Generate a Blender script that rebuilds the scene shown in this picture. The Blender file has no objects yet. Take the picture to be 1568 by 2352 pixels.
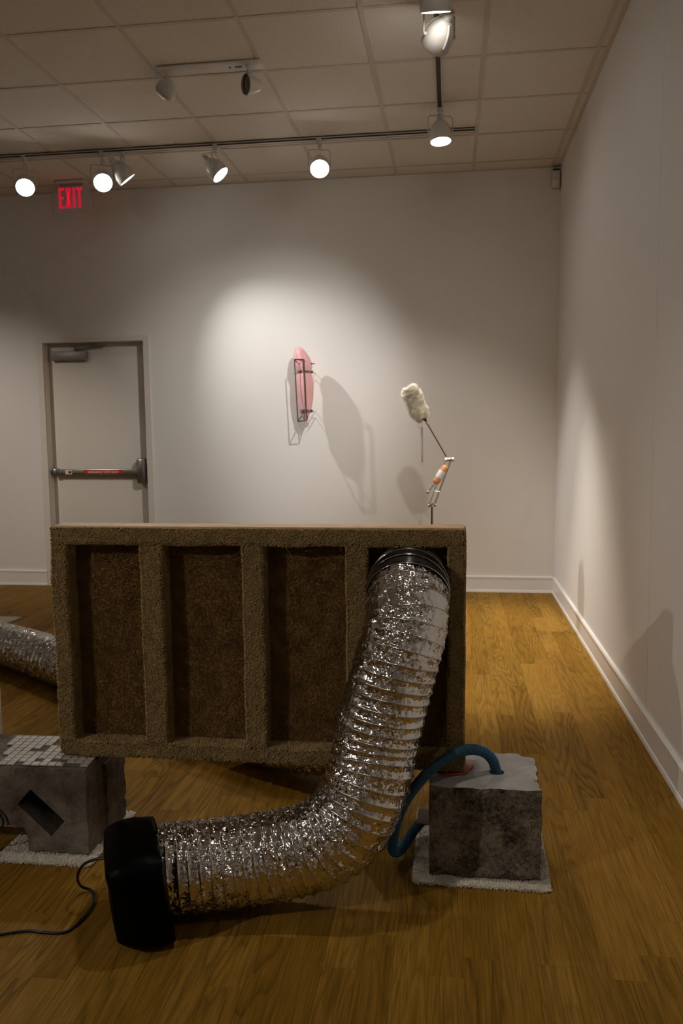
import bpy, bmesh, math, random
import numpy as np
from mathutils import Vector, Matrix

random.seed(7)
RNG = np.random.default_rng(11)
scene = bpy.context.scene
COL = scene.collection
PI = math.pi

# ------------------------------------------------------------------ camera
CAM = np.array([-0.8455, -6.7898, 1.3710])
YAW, PITCH, ROLL, FPX = -0.1337, -0.1027, -0.0111, 1872.4
_f = np.array([math.sin(YAW) * math.cos(PITCH), math.cos(YAW) * math.cos(PITCH), math.sin(PITCH)])
_r0 = np.array([math.cos(YAW), -math.sin(YAW), 0.0])
_u0 = np.cross(_r0, _f)
_r = math.cos(ROLL) * _r0 + math.sin(ROLL) * _u0
_u = -math.sin(ROLL) * _r0 + math.cos(ROLL) * _u0
cam_data = bpy.data.cameras.new('camera')
cam_data.sensor_fit = 'VERTICAL'
cam_data.sensor_height = 36.0
cam_data.sensor_width = 24.0
cam_data.lens = FPX * 36.0 / 2352.0
cam_data.clip_start = 0.05
cam_data.dof.use_dof = True
cam_data.dof.focus_distance = 2.35
cam_data.dof.aperture_fstop = 8.0
cam = bpy.data.objects.new('camera', cam_data)
COL.objects.link(cam)
cam.matrix_world = Matrix(((_r[0], _u[0], -_f[0], CAM[0]), (_r[1], _u[1], -_f[1], CAM[1]),
                           (_r[2], _u[2], -_f[2], CAM[2]), (0, 0, 0, 1)))
scene.camera = cam

# ------------------------------------------------------------------ world and view
world = bpy.data.worlds.new('world')
scene.world = world
world.use_nodes = True
world.node_tree.nodes['Background'].inputs[0].default_value = (0.9, 0.85, 0.8, 1)
world.node_tree.nodes['Background'].inputs[1].default_value = 0.02
vs = scene.view_settings
vs.view_transform = 'Standard'
vs.look = 'None'
vs.gamma = 1.0
vs.use_curve_mapping = False
vs.exposure = 0.0
cy = scene.cycles
cy.max_bounces = 6
cy.diffuse_bounces = 4
cy.glossy_bounces = 3
cy.transmission_bounces = 2
cy.transparent_max_bounces = 6
cy.caustics_reflective = False
cy.caustics_refractive = False
cy.sample_clamp_indirect = 6.0
cy.use_light_tree = False
cy.adaptive_threshold = 0.06
cy.adaptive_min_samples = 20
LAMP_COL = (1.0, 0.90, 0.79)
COOL_COL = (1.0, 0.97, 0.93)
LAMP_GAIN = 1.0

# ------------------------------------------------------------------ mesh helpers
def _hash(ix, iy, iz, seed):
    h = (ix * 374761393 + iy * 668265263 + iz * 2147483647 + seed * 1274126177) & 0xFFFFFFFF
    h = ((h ^ (h >> 13)) * 1274126177) & 0xFFFFFFFF
    h = (h ^ (h >> 16)) & 0xFFFFFFFF
    return h.astype(np.float64) / 4294967295.0 * 2 - 1

def vnoise(p, seed=0):
    p = np.asarray(p, float)
    i = np.floor(p).astype(np.int64)
    f = p - i
    f = f * f * (3 - 2 * f)
    out = 0
    for dx in (0, 1):
        wx = f[:, 0] if dx else 1 - f[:, 0]
        for dy in (0, 1):
            wy = f[:, 1] if dy else 1 - f[:, 1]
            for dz in (0, 1):
                wz = f[:, 2] if dz else 1 - f[:, 2]
                out = out + wx * wy * wz * _hash(i[:, 0] + dx, i[:, 1] + dy, i[:, 2] + dz, seed)
    return out

class MB:
    """collects faces in world coordinates"""
    def __init__(self):
        self.v = []
        self.f = []
    def add(self, vs_, fs_):
        o = len(self.v)
        self.v.extend([tuple(map(float, q)) for q in vs_])
        self.f.extend([tuple(i + o for i in q) for q in fs_])
        return self
    def box(self, x0, x1, y0, y1, z0, z1):
        return self.add([(x0, y0, z0), (x1, y0, z0), (x1, y1, z0), (x0, y1, z0), (x0, y0, z1), (x1, y0, z1), (x1, y1, z1), (x0, y1, z1)],
                        [(0, 3, 2, 1), (4, 5, 6, 7), (0, 1, 5, 4), (1, 2, 6, 5), (2, 3, 7, 6), (3, 0, 4, 7)])
    def obox(self, c, ax, ay, az):
        """oriented box, half vectors"""
        c = np.array(c, float); ax = np.array(ax, float); ay = np.array(ay, float); az = np.array(az, float)
        q = [c + sx * ax + sy * ay + sz * az for sz in (-1, 1) for sx, sy in ((-1, -1), (1, -1), (1, 1), (-1, 1))]
        return self.add(q, [(0, 3, 2, 1), (4, 5, 6, 7), (0, 1, 5, 4), (1, 2, 6, 5), (2, 3, 7, 6), (3, 0, 4, 7)])
    def tube(self, path, r, seg=10, cap=True, closed=False):
        P = np.array(path, float)
        n = len(P)
        rr = np.broadcast_to(np.array(r, float), (n,))
        T, N, B = frames(P, closed)
        a = np.arange(seg) / seg * 2 * PI
        ring = P[:, None, :] + rr[:, None, None] * (np.cos(a)[None, :, None] * N[:, None, :] + np.sin(a)[None, :, None] * B[:, None, :])
        fs_ = []
        for i in range(n if closed else n - 1):
            j = (i + 1) % n
            for k in range(seg):
                l = (k + 1) % seg
                fs_.append((i * seg + k, i * seg + l, j * seg + l, j * seg + k))
        if cap and not closed:
            fs_.append(tuple(reversed(range(seg))))
            fs_.append(tuple((n - 1) * seg + k for k in range(seg)))
        return self.add(ring.reshape(-1, 3), fs_)
    def lathe(self, prof, c, axis, seg=28, cap=(True, True)):
        """prof: list of (radius, distance along axis)"""
        c = np.array(c, float)
        T = np.array(axis, float); T /= np.linalg.norm(T)
        h = np.array([0, 0, 1.0]) if abs(T[2]) < 0.9 else np.array([1.0, 0, 0])
        N = np.cross(h, T); N /= np.linalg.norm(N)
        B = np.cross(T, N)
        q = []
        for r, t in prof:
            for k in range(seg):
                a = k / seg * 2 * PI
                q.append(c + T * t + r * (math.cos(a) * N + math.sin(a) * B))
        fs_ = []
        for i in range(len(prof) - 1):
            for k in range(seg):
                l = (k + 1) % seg
                fs_.append((i * seg + k, i * seg + l, (i + 1) * seg + l, (i + 1) * seg + k))
        if cap[0]: fs_.append(tuple(reversed(range(seg))))
        if cap[1]: fs_.append(tuple((len(prof) - 1) * seg + k for k in range(seg)))
        return self.add(q, fs_)

def frames(P, closed=False):
    n = len(P)
    if closed:
        T = np.roll(P, -1, 0) - np.roll(P, 1, 0)
    else:
        T = np.gradient(P, axis=0)
    T /= np.maximum(np.linalg.norm(T, axis=1), 1e-12)[:, None]
    h = np.array([0, 0, 1.0]) if abs(T[0, 2]) < 0.9 else np.array([1.0, 0, 0])
    N = np.zeros_like(P)
    v = np.cross(h, T[0]); v /= np.linalg.norm(v)
    for i in range(n):
        v = v - T[i] * (v @ T[i]); v /= np.linalg.norm(v)
        N[i] = v
    return T, N, np.cross(T, N)

def spline(ctrl, n):
    """Catmull-Rom resampled at n points of equal arc length"""
    C = np.array(ctrl, float)
    E = np.vstack([2 * C[0] - C[1], C, 2 * C[-1] - C[-2]])
    out = []
    for i in range(1, len(E) - 2):
        t = np.linspace(0, 1, 60, endpoint=False)[:, None]
        p0, p1, p2, p3 = E[i - 1], E[i], E[i + 1], E[i + 2]
        out.append(0.5 * (2 * p1 + (p2 - p0) * t + (2 * p0 - 5 * p1 + 4 * p2 - p3) * t ** 2 + (3 * p1 - p0 - 3 * p2 + p3) * t ** 3))
    Q = np.vstack(out + [C[-1:]])
    s = np.concatenate([[0], np.cumsum(np.linalg.norm(np.diff(Q, axis=0), axis=1))])
    tt = np.linspace(0, s[-1], n)
    return np.stack([np.interp(tt, s, Q[:, k]) for k in range(3)], 1)

def mesh_np(name, V, F):
    """fast mesh from numpy arrays, faces all of one size"""
    me = bpy.data.meshes.new(name)
    V = np.asarray(V, np.float32); F = np.asarray(F, np.int32)
    k = F.shape[1]
    me.vertices.add(len(V)); me.vertices.foreach_set('co', V.ravel())
    me.loops.add(F.size); me.loops.foreach_set('vertex_index', F.ravel())
    me.polygons.add(len(F)); me.polygons.foreach_set('loop_start', np.arange(0, F.size, k, dtype=np.int32))
    me.update(calc_edges=True)
    me.validate()
    return me

def link(name, me, m, parent=None, smooth=None):
    o = bpy.data.objects.new(name, me)
    COL.objects.link(o)
    if m is not None and not me.materials:
        me.materials.append(m)
    if smooth is not None:
        me.polygons.foreach_set('use_smooth', [True] * len(me.polygons))
        if smooth < 179:
            me.set_sharp_from_angle(angle=math.radians(smooth))
    if parent is not None:
        o.parent = parent
    return o

def origin_of(parent):
    q = parent
    while q.parent is not None:
        q = q.parent
    return np.array(q.location)

def obj(name, mb, m, parent=None, smooth=None, bevel=None, base=None):
    """one mesh object out of world-space faces; its origin is its thing's origin (or base)"""
    o0 = origin_of(parent) if parent is not None else np.array(base if base is not None else (0, 0, 0), float)
    me = bpy.data.meshes.new(name)
    me.from_pydata([tuple(np.array(q) - o0) for q in mb.v], [], mb.f)
    bm = bmesh.new(); bm.from_mesh(me)
    bmesh.ops.recalc_face_normals(bm, faces=bm.faces)
    if bevel:
        bmesh.ops.bevel(bm, geom=[e for e in bm.edges if e.calc_face_angle(0) > 0.5], offset=bevel, segments=2, affect='EDGES', profile=0.5)
    bm.to_mesh(me); bm.free()
    o = link(name, me, m, parent, smooth if smooth is not None else (40 if bevel else None))
    if parent is None:
        o.location = tuple(o0)
    return o

def thing(name, label, cat, loc, group=None):
    o = bpy.data.objects.new(name, None)
    COL.objects.link(o)
    o.empty_display_size = 0.05
    o.location = loc
    tag(o, label, cat, group)
    return o

def tag(o, label=None, cat=None, group=None, kind=None):
    if label: o['label'] = label
    if cat: o['category'] = cat
    if group: o['group'] = group
    if kind: o['kind'] = kind
    return o

# ------------------------------------------------------------------ materials
def nodes_of(name):
    m = bpy.data.materials.new(name)
    m.use_nodes = True
    nt = m.node_tree
    return m, nt, nt.nodes['Principled BSDF']

def N(nt, typ, **kw):
    n = nt.nodes.new(typ)
    for k, v in kw.items():
        if hasattr(n, k): setattr(n, k, v)
        else: n.inputs[k.replace('_', ' ')].default_value = v
    return n

def L(nt, a, b): nt.links.new(a, b)

def ramp(nt, src, stops):
    r = nt.nodes.new('ShaderNodeValToRGB')
    e = r.color_ramp.elements
    while len(e) < len(stops): e.new(0.5)
    for q, (p, c) in zip(e, stops):
        q.position = p
        q.color = (*c, 1) if len(c) == 3 else c
    L(nt, src, r.inputs[0])
    return r.outputs[0]

def plain(name, col, rough=0.5, metal=0.0, noise=None, bump=None, spec=0.5, coords='Object'):
    """noise=(scale, amount) varies the colour, bump=(scale, strength, distance)"""
    m, nt, b = nodes_of(name)
    b.inputs['Base Color'].default_value = (*col, 1)
    b.inputs['Roughness'].default_value = rough
    b.inputs['Metallic'].default_value = metal
    b.inputs['Specular IOR Level'].default_value = spec
    tc = nt.nodes.new('ShaderNodeTexCoord')
    if noise:
        n = N(nt, 'ShaderNodeTexNoise', Scale=noise[0], Detail=4.0)
        L(nt, tc.outputs[coords], n.inputs['Vector'])
        a = noise[1]
        L(nt, ramp(nt, n.outputs[0], [(0.3, tuple(max(0, c * (1 - a)) for c in col)), (0.7, tuple(min(1, c * (1 + a)) for c in col))]), b.inputs['Base Color'])
    if bump:
        n = N(nt, 'ShaderNodeTexNoise', Scale=bump[0], Detail=3.0)
        L(nt, tc.outputs[coords], n.inputs['Vector'])
        bp = N(nt, 'ShaderNodeBump', Strength=bump[1], Distance=bump[2])
        L(nt, n.outputs[0], bp.inputs['Height'])
        L(nt, bp.outputs[0], b.inputs['Normal'])
    return m

def emit(name, col, strength):
    m, nt, b = nodes_of(name)
    b.inputs['Base Color'].default_value = (*col, 1)
    b.inputs['Emission Color'].default_value = (*col, 1)
    b.inputs['Emission Strength'].default_value = strength
    return m

def wood_floor_material():
    m, nt, b = nodes_of('oak_plank')
    geo = nt.nodes.new('ShaderNodeNewGeometry')
    oi = nt.nodes.new('ShaderNodeObjectInfo')
    rnd = N(nt, 'ShaderNodeMath', operation='ADD')
    L(nt, oi.outputs['Random'], rnd.inputs[0]); L(nt, geo.outputs['Random Per Island'], rnd.inputs[1])
    fr = N(nt, 'ShaderNodeMath', operation='FRACT'); L(nt, rnd.outputs[0], fr.inputs[0])
    off = N(nt, 'ShaderNodeMath', operation='MULTIPLY'); L(nt, fr.outputs[0], off.inputs[0]); off.inputs[1].default_value = 137.0
    comb = nt.nodes.new('ShaderNodeCombineXYZ'); L(nt, off.outputs[0], comb.inputs[2])
    def coords(sx, sy):
        mp = N(nt, 'ShaderNodeMapping'); mp.inputs['Scale'].default_value = (sx, sy, 1)
        L(nt, geo.outputs['Position'], mp.inputs['Vector'])
        ad = N(nt, 'ShaderNodeVectorMath', operation='ADD')
        L(nt, mp.outputs[0], ad.inputs[0]); L(nt, comb.outputs[0], ad.inputs[1])
        return ad.outputs[0]
    # cathedral figure: contour lines of a slow noise
    n1 = N(nt, 'ShaderNodeTexNoise', Scale=1.0, Detail=2.0, Roughness=0.42, Distortion=0.35)
    L(nt, coords(7, 0.8), n1.inputs['Vector'])
    m1 = N(nt, 'ShaderNodeMath', operation='MULTIPLY'); L(nt, n1.outputs[0], m1.inputs[0]); m1.inputs[1].default_value = 18.0
    f1 = N(nt, 'ShaderNodeMath', operation='FRACT'); L(nt, m1.outputs[0], f1.inputs[0])
    fig = ramp(nt, f1.outputs[0], [(0.0, (0.38,) * 3), (0.22, (0.66,) * 3), (0.6, (0.98,) * 3), (0.93, (0.78,) * 3), (1.0, (0.38,) * 3)])
    # fibres
    n2 = N(nt, 'ShaderNodeTexNoise', Scale=1.0, Detail=3.0, Roughness=0.6)
    L(nt, coords(330, 7), n2.inputs['Vector'])
    fib = ramp(nt, n2.outputs[0], [(0.34, (0.42,) * 3), (0.64, (1.0,) * 3)])
    # dark streaks
    n3 = N(nt, 'ShaderNodeTexNoise', Scale=1.0, Detail=2.0)
    L(nt, coords(34, 1.6), n3.inputs['Vector'])
    strk = ramp(nt, n3.outputs[0], [(0.26, (0.45,) * 3), (0.42, (1.0,) * 3)])
    base = ramp(nt, fr.outputs[0], [(0.0, (0.30, 0.156, 0.019)), (0.35, (0.375, 0.198, 0.028)), (0.7, (0.43, 0.234, 0.039)), (1.0, (0.33, 0.174, 0.022))])
    def mul(a, c, fac):
        x = N(nt, 'ShaderNodeMix', data_type='RGBA', blend_type='MULTIPLY')
        x.inputs['Factor'].default_value = fac
        L(nt, a, x.inputs['A']); L(nt, c, x.inputs['B'])
        return x.outputs['Result']
    # some planks are plain-sawn with strong figure, others straight-grained
    k7 = N(nt, 'ShaderNodeMath', operation='MULTIPLY'); L(nt, fr.outputs[0], k7.inputs[0]); k7.inputs[1].default_value = 7.31
    f7 = N(nt, 'ShaderNodeMath', operation='FRACT'); L(nt, k7.outputs[0], f7.inputs[0])
    mr = N(nt, 'ShaderNodeMapRange'); L(nt, f7.outputs[0], mr.inputs['Value'])
    mr.inputs['To Min'].default_value = 0.12; mr.inputs['To Max'].default_value = 0.82
    x = N(nt, 'ShaderNodeMix', data_type='RGBA', blend_type='MULTIPLY')
    L(nt, mr.outputs[0], x.inputs['Factor']); L(nt, base, x.inputs['A']); L(nt, fig, x.inputs['B'])
    c = mul(mul(x.outputs['Result'], fib, 0.68), strk, 0.5)
    L(nt, c, b.inputs['Base Color'])
    L(nt, ramp(nt, n2.outputs[0], [(0.3, (0.56,) * 3), (0.7, (0.44,) * 3)]), b.inputs['Roughness'])
    b.inputs['Specular IOR Level'].default_value = 0.04
    bp = N(nt, 'ShaderNodeBump', Strength=0.25, Distance=0.0006)
    L(nt, n2.outputs[0], bp.inputs['Height']); L(nt, bp.outputs[0], b.inputs['Normal'])
    return m

def ceiling_tile_material():
    m, nt, b = nodes_of('ceiling_tile_face')
    geo = nt.nodes.new('ShaderNodeNewGeometry')
    n = N(nt, 'ShaderNodeTexNoise', Scale=150.0, Detail=2.0, Roughness=0.7)
    L(nt, geo.outputs['Position'], n.inputs['Vector'])
    L(nt, ramp(nt, n.outputs[0], [(0.28, (0.38, 0.34, 0.29)), (0.40, (0.72, 0.68, 0.62)), (0.8, (0.78, 0.74, 0.68))]), b.inputs['Base Color'])
    bp = N(nt, 'ShaderNodeBump', Strength=0.6, Distance=0.002)
    L(nt, n.outputs[0], bp.inputs['Height']); L(nt, bp.outputs[0], b.inputs['Normal'])
    b.inputs['Roughness'].default_value = 0.95
    b.inputs['Specular IOR Level'].default_value = 0.1
    return m

def foil_material(name, rough=0.11):
    """creased foil: randomly tilted flat facets of two sizes"""
    m, nt, b = nodes_of(name)
    b.inputs['Metallic'].default_value = 1.0
    b.inputs['Base Color'].default_value = (0.88, 0.87, 0.86, 1)
    b.inputs['Roughness'].default_value = rough
    tc = nt.nodes.new('ShaderNodeTexCoord')
    P = tc.outputs['Object']
    wn = N(nt, 'ShaderNodeTexNoise', Scale=45.0, Detail=2.0)
    L(nt, P, wn.inputs['Vector'])
    mixv = N(nt, 'ShaderNodeVectorMath', operation='MULTIPLY_ADD')
    L(nt, wn.outputs['Color'], mixv.inputs[0]); mixv.inputs[1].default_value = (0.022, 0.022, 0.022); L(nt, P, mixv.inputs[2])
    def facets(scale, tilt):
        v = N(nt, 'ShaderNodeTexVoronoi', Scale=scale)
        L(nt, mixv.outputs[0], v.inputs['Vector'])
        dv = N(nt, 'ShaderNodeVectorMath', operation='SUBTRACT'); L(nt, mixv.outputs[0], dv.inputs[0]); L(nt, v.outputs['Position'], dv.inputs[1])
        gr = N(nt, 'ShaderNodeVectorMath', operation='SUBTRACT'); L(nt, v.outputs['Color'], gr.inputs[0]); gr.inputs[1].default_value = (.5, .5, .5)
        dt = N(nt, 'ShaderNodeVectorMath', operation='DOT_PRODUCT'); L(nt, dv.outputs[0], dt.inputs[0]); L(nt, gr.outputs[0], dt.inputs[1])
        q = N(nt, 'ShaderNodeMath', operation='MULTIPLY'); L(nt, dt.outputs['Value'], q.inputs[0]); q.inputs[1].default_value = tilt
        return q.outputs[0]
    ad = N(nt, 'ShaderNodeMath', operation='ADD')
    L(nt, facets(95.0, 0.85), ad.inputs[0]); L(nt, facets(210.0, 0.60), ad.inputs[1])
    # some stretches of the skin are smoother than others
    ms = N(nt, 'ShaderNodeTexNoise', Scale=9.0, Detail=1.0)
    L(nt, P, ms.inputs['Vector'])
    mk = ramp(nt, ms.outputs[0], [(0.40, (0.18,) * 3), (0.58, (1.0,) * 3)])
    ml = N(nt, 'ShaderNodeMath', operation='MULTIPLY'); L(nt, ad.outputs[0], ml.inputs[0]); L(nt, mk, ml.inputs[1])
    bp = N(nt, 'ShaderNodeBump', Strength=1.0, Distance=1.0)
    L(nt, ml.outputs[0], bp.inputs['Height']); L(nt, bp.outputs[0], b.inputs['Normal'])
    return m

def concrete_material(name, dark, light, scale, rough=0.35, speck=0.5):
    m, nt, b = nodes_of(name)
    tc = nt.nodes.new('ShaderNodeTexCoord')
    def noise(sc, det, ro):
        n = N(nt, 'ShaderNodeTexNoise', Scale=sc, Detail=det, Roughness=ro)
        L(nt, tc.outputs['Object'], n.inputs['Vector'])
        return n.outputs[0]
    n1, n2, n3 = noise(scale, 6.0, .6), noise(scale * 6, 4.0, .7), noise(scale * 22, 3.0, .7)
    def madd(x, k, y):
        q = N(nt, 'ShaderNodeMath', operation='MULTIPLY_ADD')
        L(nt, x, q.inputs[0]); q.inputs[1].default_value = k
        if isinstance(y, float): q.inputs[2].default_value = y
        else: L(nt, y, q.inputs[2])
        return q.outputs[0]
    mix = madd(n1, 1.0, madd(n2, speck, madd(n3, speck, -speck)))
    mid = tuple((a * .6 + c * .4) for a, c in zip(dark, light))
    L(nt, ramp(nt, mix, [(0.30, dark), (0.50, mid), (0.74, light)]), b.inputs['Base Color'])
    bp = N(nt, 'ShaderNodeBump', Strength=rough, Distance=0.005)
    L(nt, madd(n3, .5, n2), bp.inputs['Height']); L(nt, bp.outputs[0], b.inputs['Normal'])
    b.inputs['Roughness'].default_value = 0.95
    b.inputs['Specular IOR Level'].default_value = 0.2
    return m

M = {}
M['wall'] = plain('wall_paint', (0.80, 0.775, 0.74), 0.75, bump=(220, 0.08, 0.001), spec=0.25)
M['trim'] = plain('trim_paint', (0.84, 0.82, 0.79), 0.32, bump=(60, 0.03, 0.001), spec=0.5)
M['door'] = plain('door_paint', (0.74, 0.69, 0.62), 0.45, bump=(120, 0.05, 0.001), spec=0.4)
M['ctile'] = ceiling_tile_material()
M['cgrid'] = plain('ceiling_grid_metal', (0.60, 0.55, 0.49), 0.7, bump=(40, 0.02, 0.001), spec=0.2)
M['plenum'] = plain('plenum_board', (0.55, 0.52, 0.48), 0.9, noise=(4, 0.1))
M['plank'] = wood_floor_material()
M['slab'] = plain('floor_slab', (0.06, 0.035, 0.015), 0.9, noise=(8, 0.2))
M['track'] = plain('track_metal', (0.62, 0.58, 0.53), 0.4, noise=(30, 0.04))
M['track_dark'] = plain('track_slot', (0.03, 0.03, 0.03), 0.6, noise=(30, 0.1))
M['lampw'] = plain('lamp_white_enamel', (0.60, 0.57, 0.52), 0.35, noise=(30, 0.04))
M['cable'] = plain('black_cable', (0.012, 0.012, 0.013), 0.45, noise=(80, 0.2))
M['lens'] = emit('lamp_lens_glow', (1.0, 0.96, 0.90), 28.0)
M['deadlens'] = plain('unlit_lens', (0.10, 0.09, 0.08), 0.12, noise=(60, 0.3))
M['steel'] = plain('brushed_steel', (0.42, 0.40, 0.37), 0.32, metal=1.0, bump=(200, 0.05, 0.0005))
M['closer'] = plain('door_closer_grey', (0.30, 0.28, 0.26), 0.45, metal=0.4, noise=(40, 0.08))
M['chrome'] = plain('chrome', (0.62, 0.62, 0.62), 0.16, metal=1.0, noise=(60, 0.06))
M['zinc'] = plain('bright_zinc', (0.90, 0.90, 0.90), 0.38, metal=0.7, noise=(60, 0.04))
M['darksteel'] = plain('dark_steel', (0.16, 0.15, 0.15), 0.35, metal=0.9, noise=(60, 0.1))
M['red_label'] = plain('red_label', (0.55, 0.02, 0.015), 0.5, noise=(60, 0.06))
M['white_ink'] = plain('white_ink', (0.75, 0.6, 0.55), 0.6, noise=(60, 0.04))
M['exit_red'] = emit('exit_letter_glow', (0.85, 0.006, 0.045), 0.55)
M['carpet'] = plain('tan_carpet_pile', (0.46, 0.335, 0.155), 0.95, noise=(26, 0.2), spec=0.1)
M['carpet_brown_shaded'] = plain('brown_shaded_carpet_pile', (0.25, 0.148, 0.055), 0.95, noise=(20, 0.25), spec=0.1)  # browner carpet of the back board, its colour deepened with the bays' shade
M['backing'] = plain('carpet_backing', (0.30, 0.21, 0.10), 0.95, noise=(30, 0.2), spec=0.1)
M['pine'] = plain('bare_pine', (0.62, 0.42, 0.22), 0.6, noise=(14, 0.18), bump=(90, 0.1, 0.001))
M['fibre'] = plain('loose_fibre', (0.34, 0.26, 0.16), 0.8, noise=(30, 0.2))
M['foil'] = foil_material('crumpled_foil')
M['wire'] = plain('duct_wire', (0.55, 0.53, 0.51), 0.25, metal=1.0, noise=(60, 0.1))
M['blackband'] = plain('black_collar_plastic', (0.010, 0.009, 0.009), 0.22, bump=(18, 0.15, 0.003))
M['blackwrap'] = plain('black_plastic_wrap', (0.002, 0.002, 0.002), 0.4, bump=(22, 0.35, 0.006), spec=0.05)
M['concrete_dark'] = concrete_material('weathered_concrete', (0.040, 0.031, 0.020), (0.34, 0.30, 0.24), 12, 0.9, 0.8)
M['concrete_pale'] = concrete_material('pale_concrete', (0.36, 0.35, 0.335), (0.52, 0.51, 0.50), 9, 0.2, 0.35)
M['concrete_mid'] = concrete_material('grey_concrete', (0.070, 0.052, 0.036), (0.32, 0.285, 0.245), 7, 0.35, 0.35)
M['mosaic'] = plain('stone_mosaic_tile', (0.46, 0.42, 0.37), 0.4, noise=(26, 0.22), bump=(120, 0.15, 0.001))
M['mesh'] = plain('mosaic_backing_mesh', (0.12, 0.105, 0.09), 0.9, noise=(60, 0.2))
M['terry'] = plain('cream_terry_pile', (0.80, 0.74, 0.64), 0.95, noise=(40, 0.10), spec=0.1)
M['hose_blue'] = plain('blue_hose_rib', (0.05, 0.24, 0.44), 0.3, noise=(50, 0.1))
M['hose_black'] = plain('black_hose_wall', (0.010, 0.012, 0.016), 0.5, noise=(50, 0.1))
M['pvc'] = plain('white_pvc', (0.72, 0.68, 0.63), 0.35, noise=(40, 0.05))
M['red_shim'] = plain('red_rubber_shim', (0.42, 0.06, 0.02), 0.5, noise=(50, 0.15))
M['pink'] = plain('glossy_pink_resin', (0.88, 0.47, 0.48), 0.16, noise=(7, 0.05), spec=0.55)
M['duster'] = plain('cream_wool', (0.94, 0.89, 0.76), 0.9, noise=(50, 0.06), spec=0.1)
M['cork'] = plain('orange_cork', (0.60, 0.26, 0.085), 0.55, noise=(40, 0.12))
M['paper'] = plain('white_tape', (0.58, 0.56, 0.58), 0.6, noise=(40, 0.05))
M['brass'] = plain('pale_brass', (0.75, 0.55, 0.28), 0.3, metal=0.8, noise=(40, 0.08))
M['sensor'] = plain('sensor_plastic', (0.66, 0.64, 0.63), 0.4, noise=(40, 0.04))
M['pedestal'] = plain('pedestal_paint', (0.78, 0.75, 0.72), 0.5, bump=(90, 0.05, 0.001))

def clear_material(name, col, rough, alpha):
    m, nt, b = nodes_of(name)
    b.inputs['Base Color'].default_value = (*col, 1)
    b.inputs['Roughness'].default_value = rough
    b.inputs['Alpha'].default_value = alpha
    n = N(nt, 'ShaderNodeTexNoise', Scale=20.0)
    bp = N(nt, 'ShaderNodeBump', Strength=0.02, Distance=0.001)
    L(nt, n.outputs[0], bp.inputs['Height']); L(nt, bp.outputs[0], b.inputs['Normal'])
    return m
M['acrylic'] = clear_material('clear_acrylic', (0.82, 0.84, 0.84), 0.1, 0.35)
M['exit_panel'] = clear_material('exit_sign_acrylic', (0.78, 0.70, 0.80), 0.3, 0.35)

# ================================================================== the room
RX0, RX1, RY0, RY1, H = -9.0, 0.0, -12.0, 0.0, 3.384
DX0, DX1, DZ = -4.360, -3.450, 2.133           # door opening

def struct(o): o['kind'] = 'structure'; return o

# floor: slab and single planks
floor = struct(obj('floor', MB().box(RX0 - .1, RX1 + .1, RY0 - .1, RY1 + .25, -0.12, -0.006), M['slab']))
PW, PL = 0.0902, 0.915
def plank_mesh(name, x0, x1, y0, y1):
    g, c, zb = 0.00012, 0.00045, -0.0065
    x0 += g; x1 -= g; y0 += g; y1 -= g
    return ([(x0, y0, zb), (x1, y0, zb), (x1, y1, zb), (x0, y1, zb), (x0, y0, -c), (x1, y0, -c), (x1, y1, -c), (x0, y1, -c),
             (x0 + c, y0 + c, 0), (x1 - c, y0 + c, 0), (x1 - c, y1 - c, 0), (x0 + c, y1 - c, 0)],
            [(0, 1, 5, 4), (1, 2, 6, 5), (2, 3, 7, 6), (3, 0, 4, 7), (4, 5, 9, 8), (5, 6, 10, 9), (6, 7, 11, 10), (7, 4, 8, 11), (8, 9, 10, 11)])
def project(p):
    d = np.array(p) - CAM
    z = d @ _f
    return 784 + FPX * (d @ _r) / z, 1176 - FPX * (d @ _u) / z, z
cells = []
k0 = math.floor((RX0 + 0.808) / PW)
k = k0
prng = random.Random(3)
while -0.808 + k * PW < RX1 - 0.001:
    xa, xb = max(-0.808 + k * PW, RX0), min(-0.808 + (k + 1) * PW, RX1)
    off = {-2: -4.654, 0: -4.78, 2: -4.786, -4: -4.859}.get(k)
    y = (off - math.ceil((off - RY0) / PL) * PL) if off is not None else RY0 - prng.random() * PL
    while y < RY1:
        ya, yb = max(y, RY0), min(y + PL, RY1)
        if yb - ya > 0.02 and xb - xa > 0.005:
            u, v, z = project(((xa + xb) / 2, (ya + yb) / 2, 0))
            inside = z > 0.5 and -90 < u < 1660 and v < 2700
            cells.append((1 if inside else 0, 1.0 / max(z, .1) if inside else 0, xa, xb, ya, yb))
        y += PL
    k += 1
cells.sort(key=lambda q: (-q[0], -q[1]))
cache = {}
rest_v, rest_f = [], []
for i, (ins, _, xa, xb, ya, yb) in enumerate(cells):
    if ins and i < 300:
        key = (round(xb - xa, 4), round(yb - ya, 3))
        if key not in cache:
            q, f = plank_mesh('plank', 0, xb - xa, 0, yb - ya)
            me = bpy.data.meshes.new('plank'); me.from_pydata(q, [], f); me.materials.append(M['plank'])
            cache[key] = me
        o = link('plank', cache[key], None, floor)
        o.location = (xa, ya, 0)
    else:
        q, f = plank_mesh('p', xa, xb, ya, yb)
        n = len(rest_v)
        rest_v += q; rest_f += [tuple(a + n for a in t) for t in f]
me = bpy.data.meshes.new('plank_field'); me.from_pydata(rest_v, [], rest_f)
link('plank_field', me, M['plank'], floor)['kind'] = 'stuff'

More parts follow.
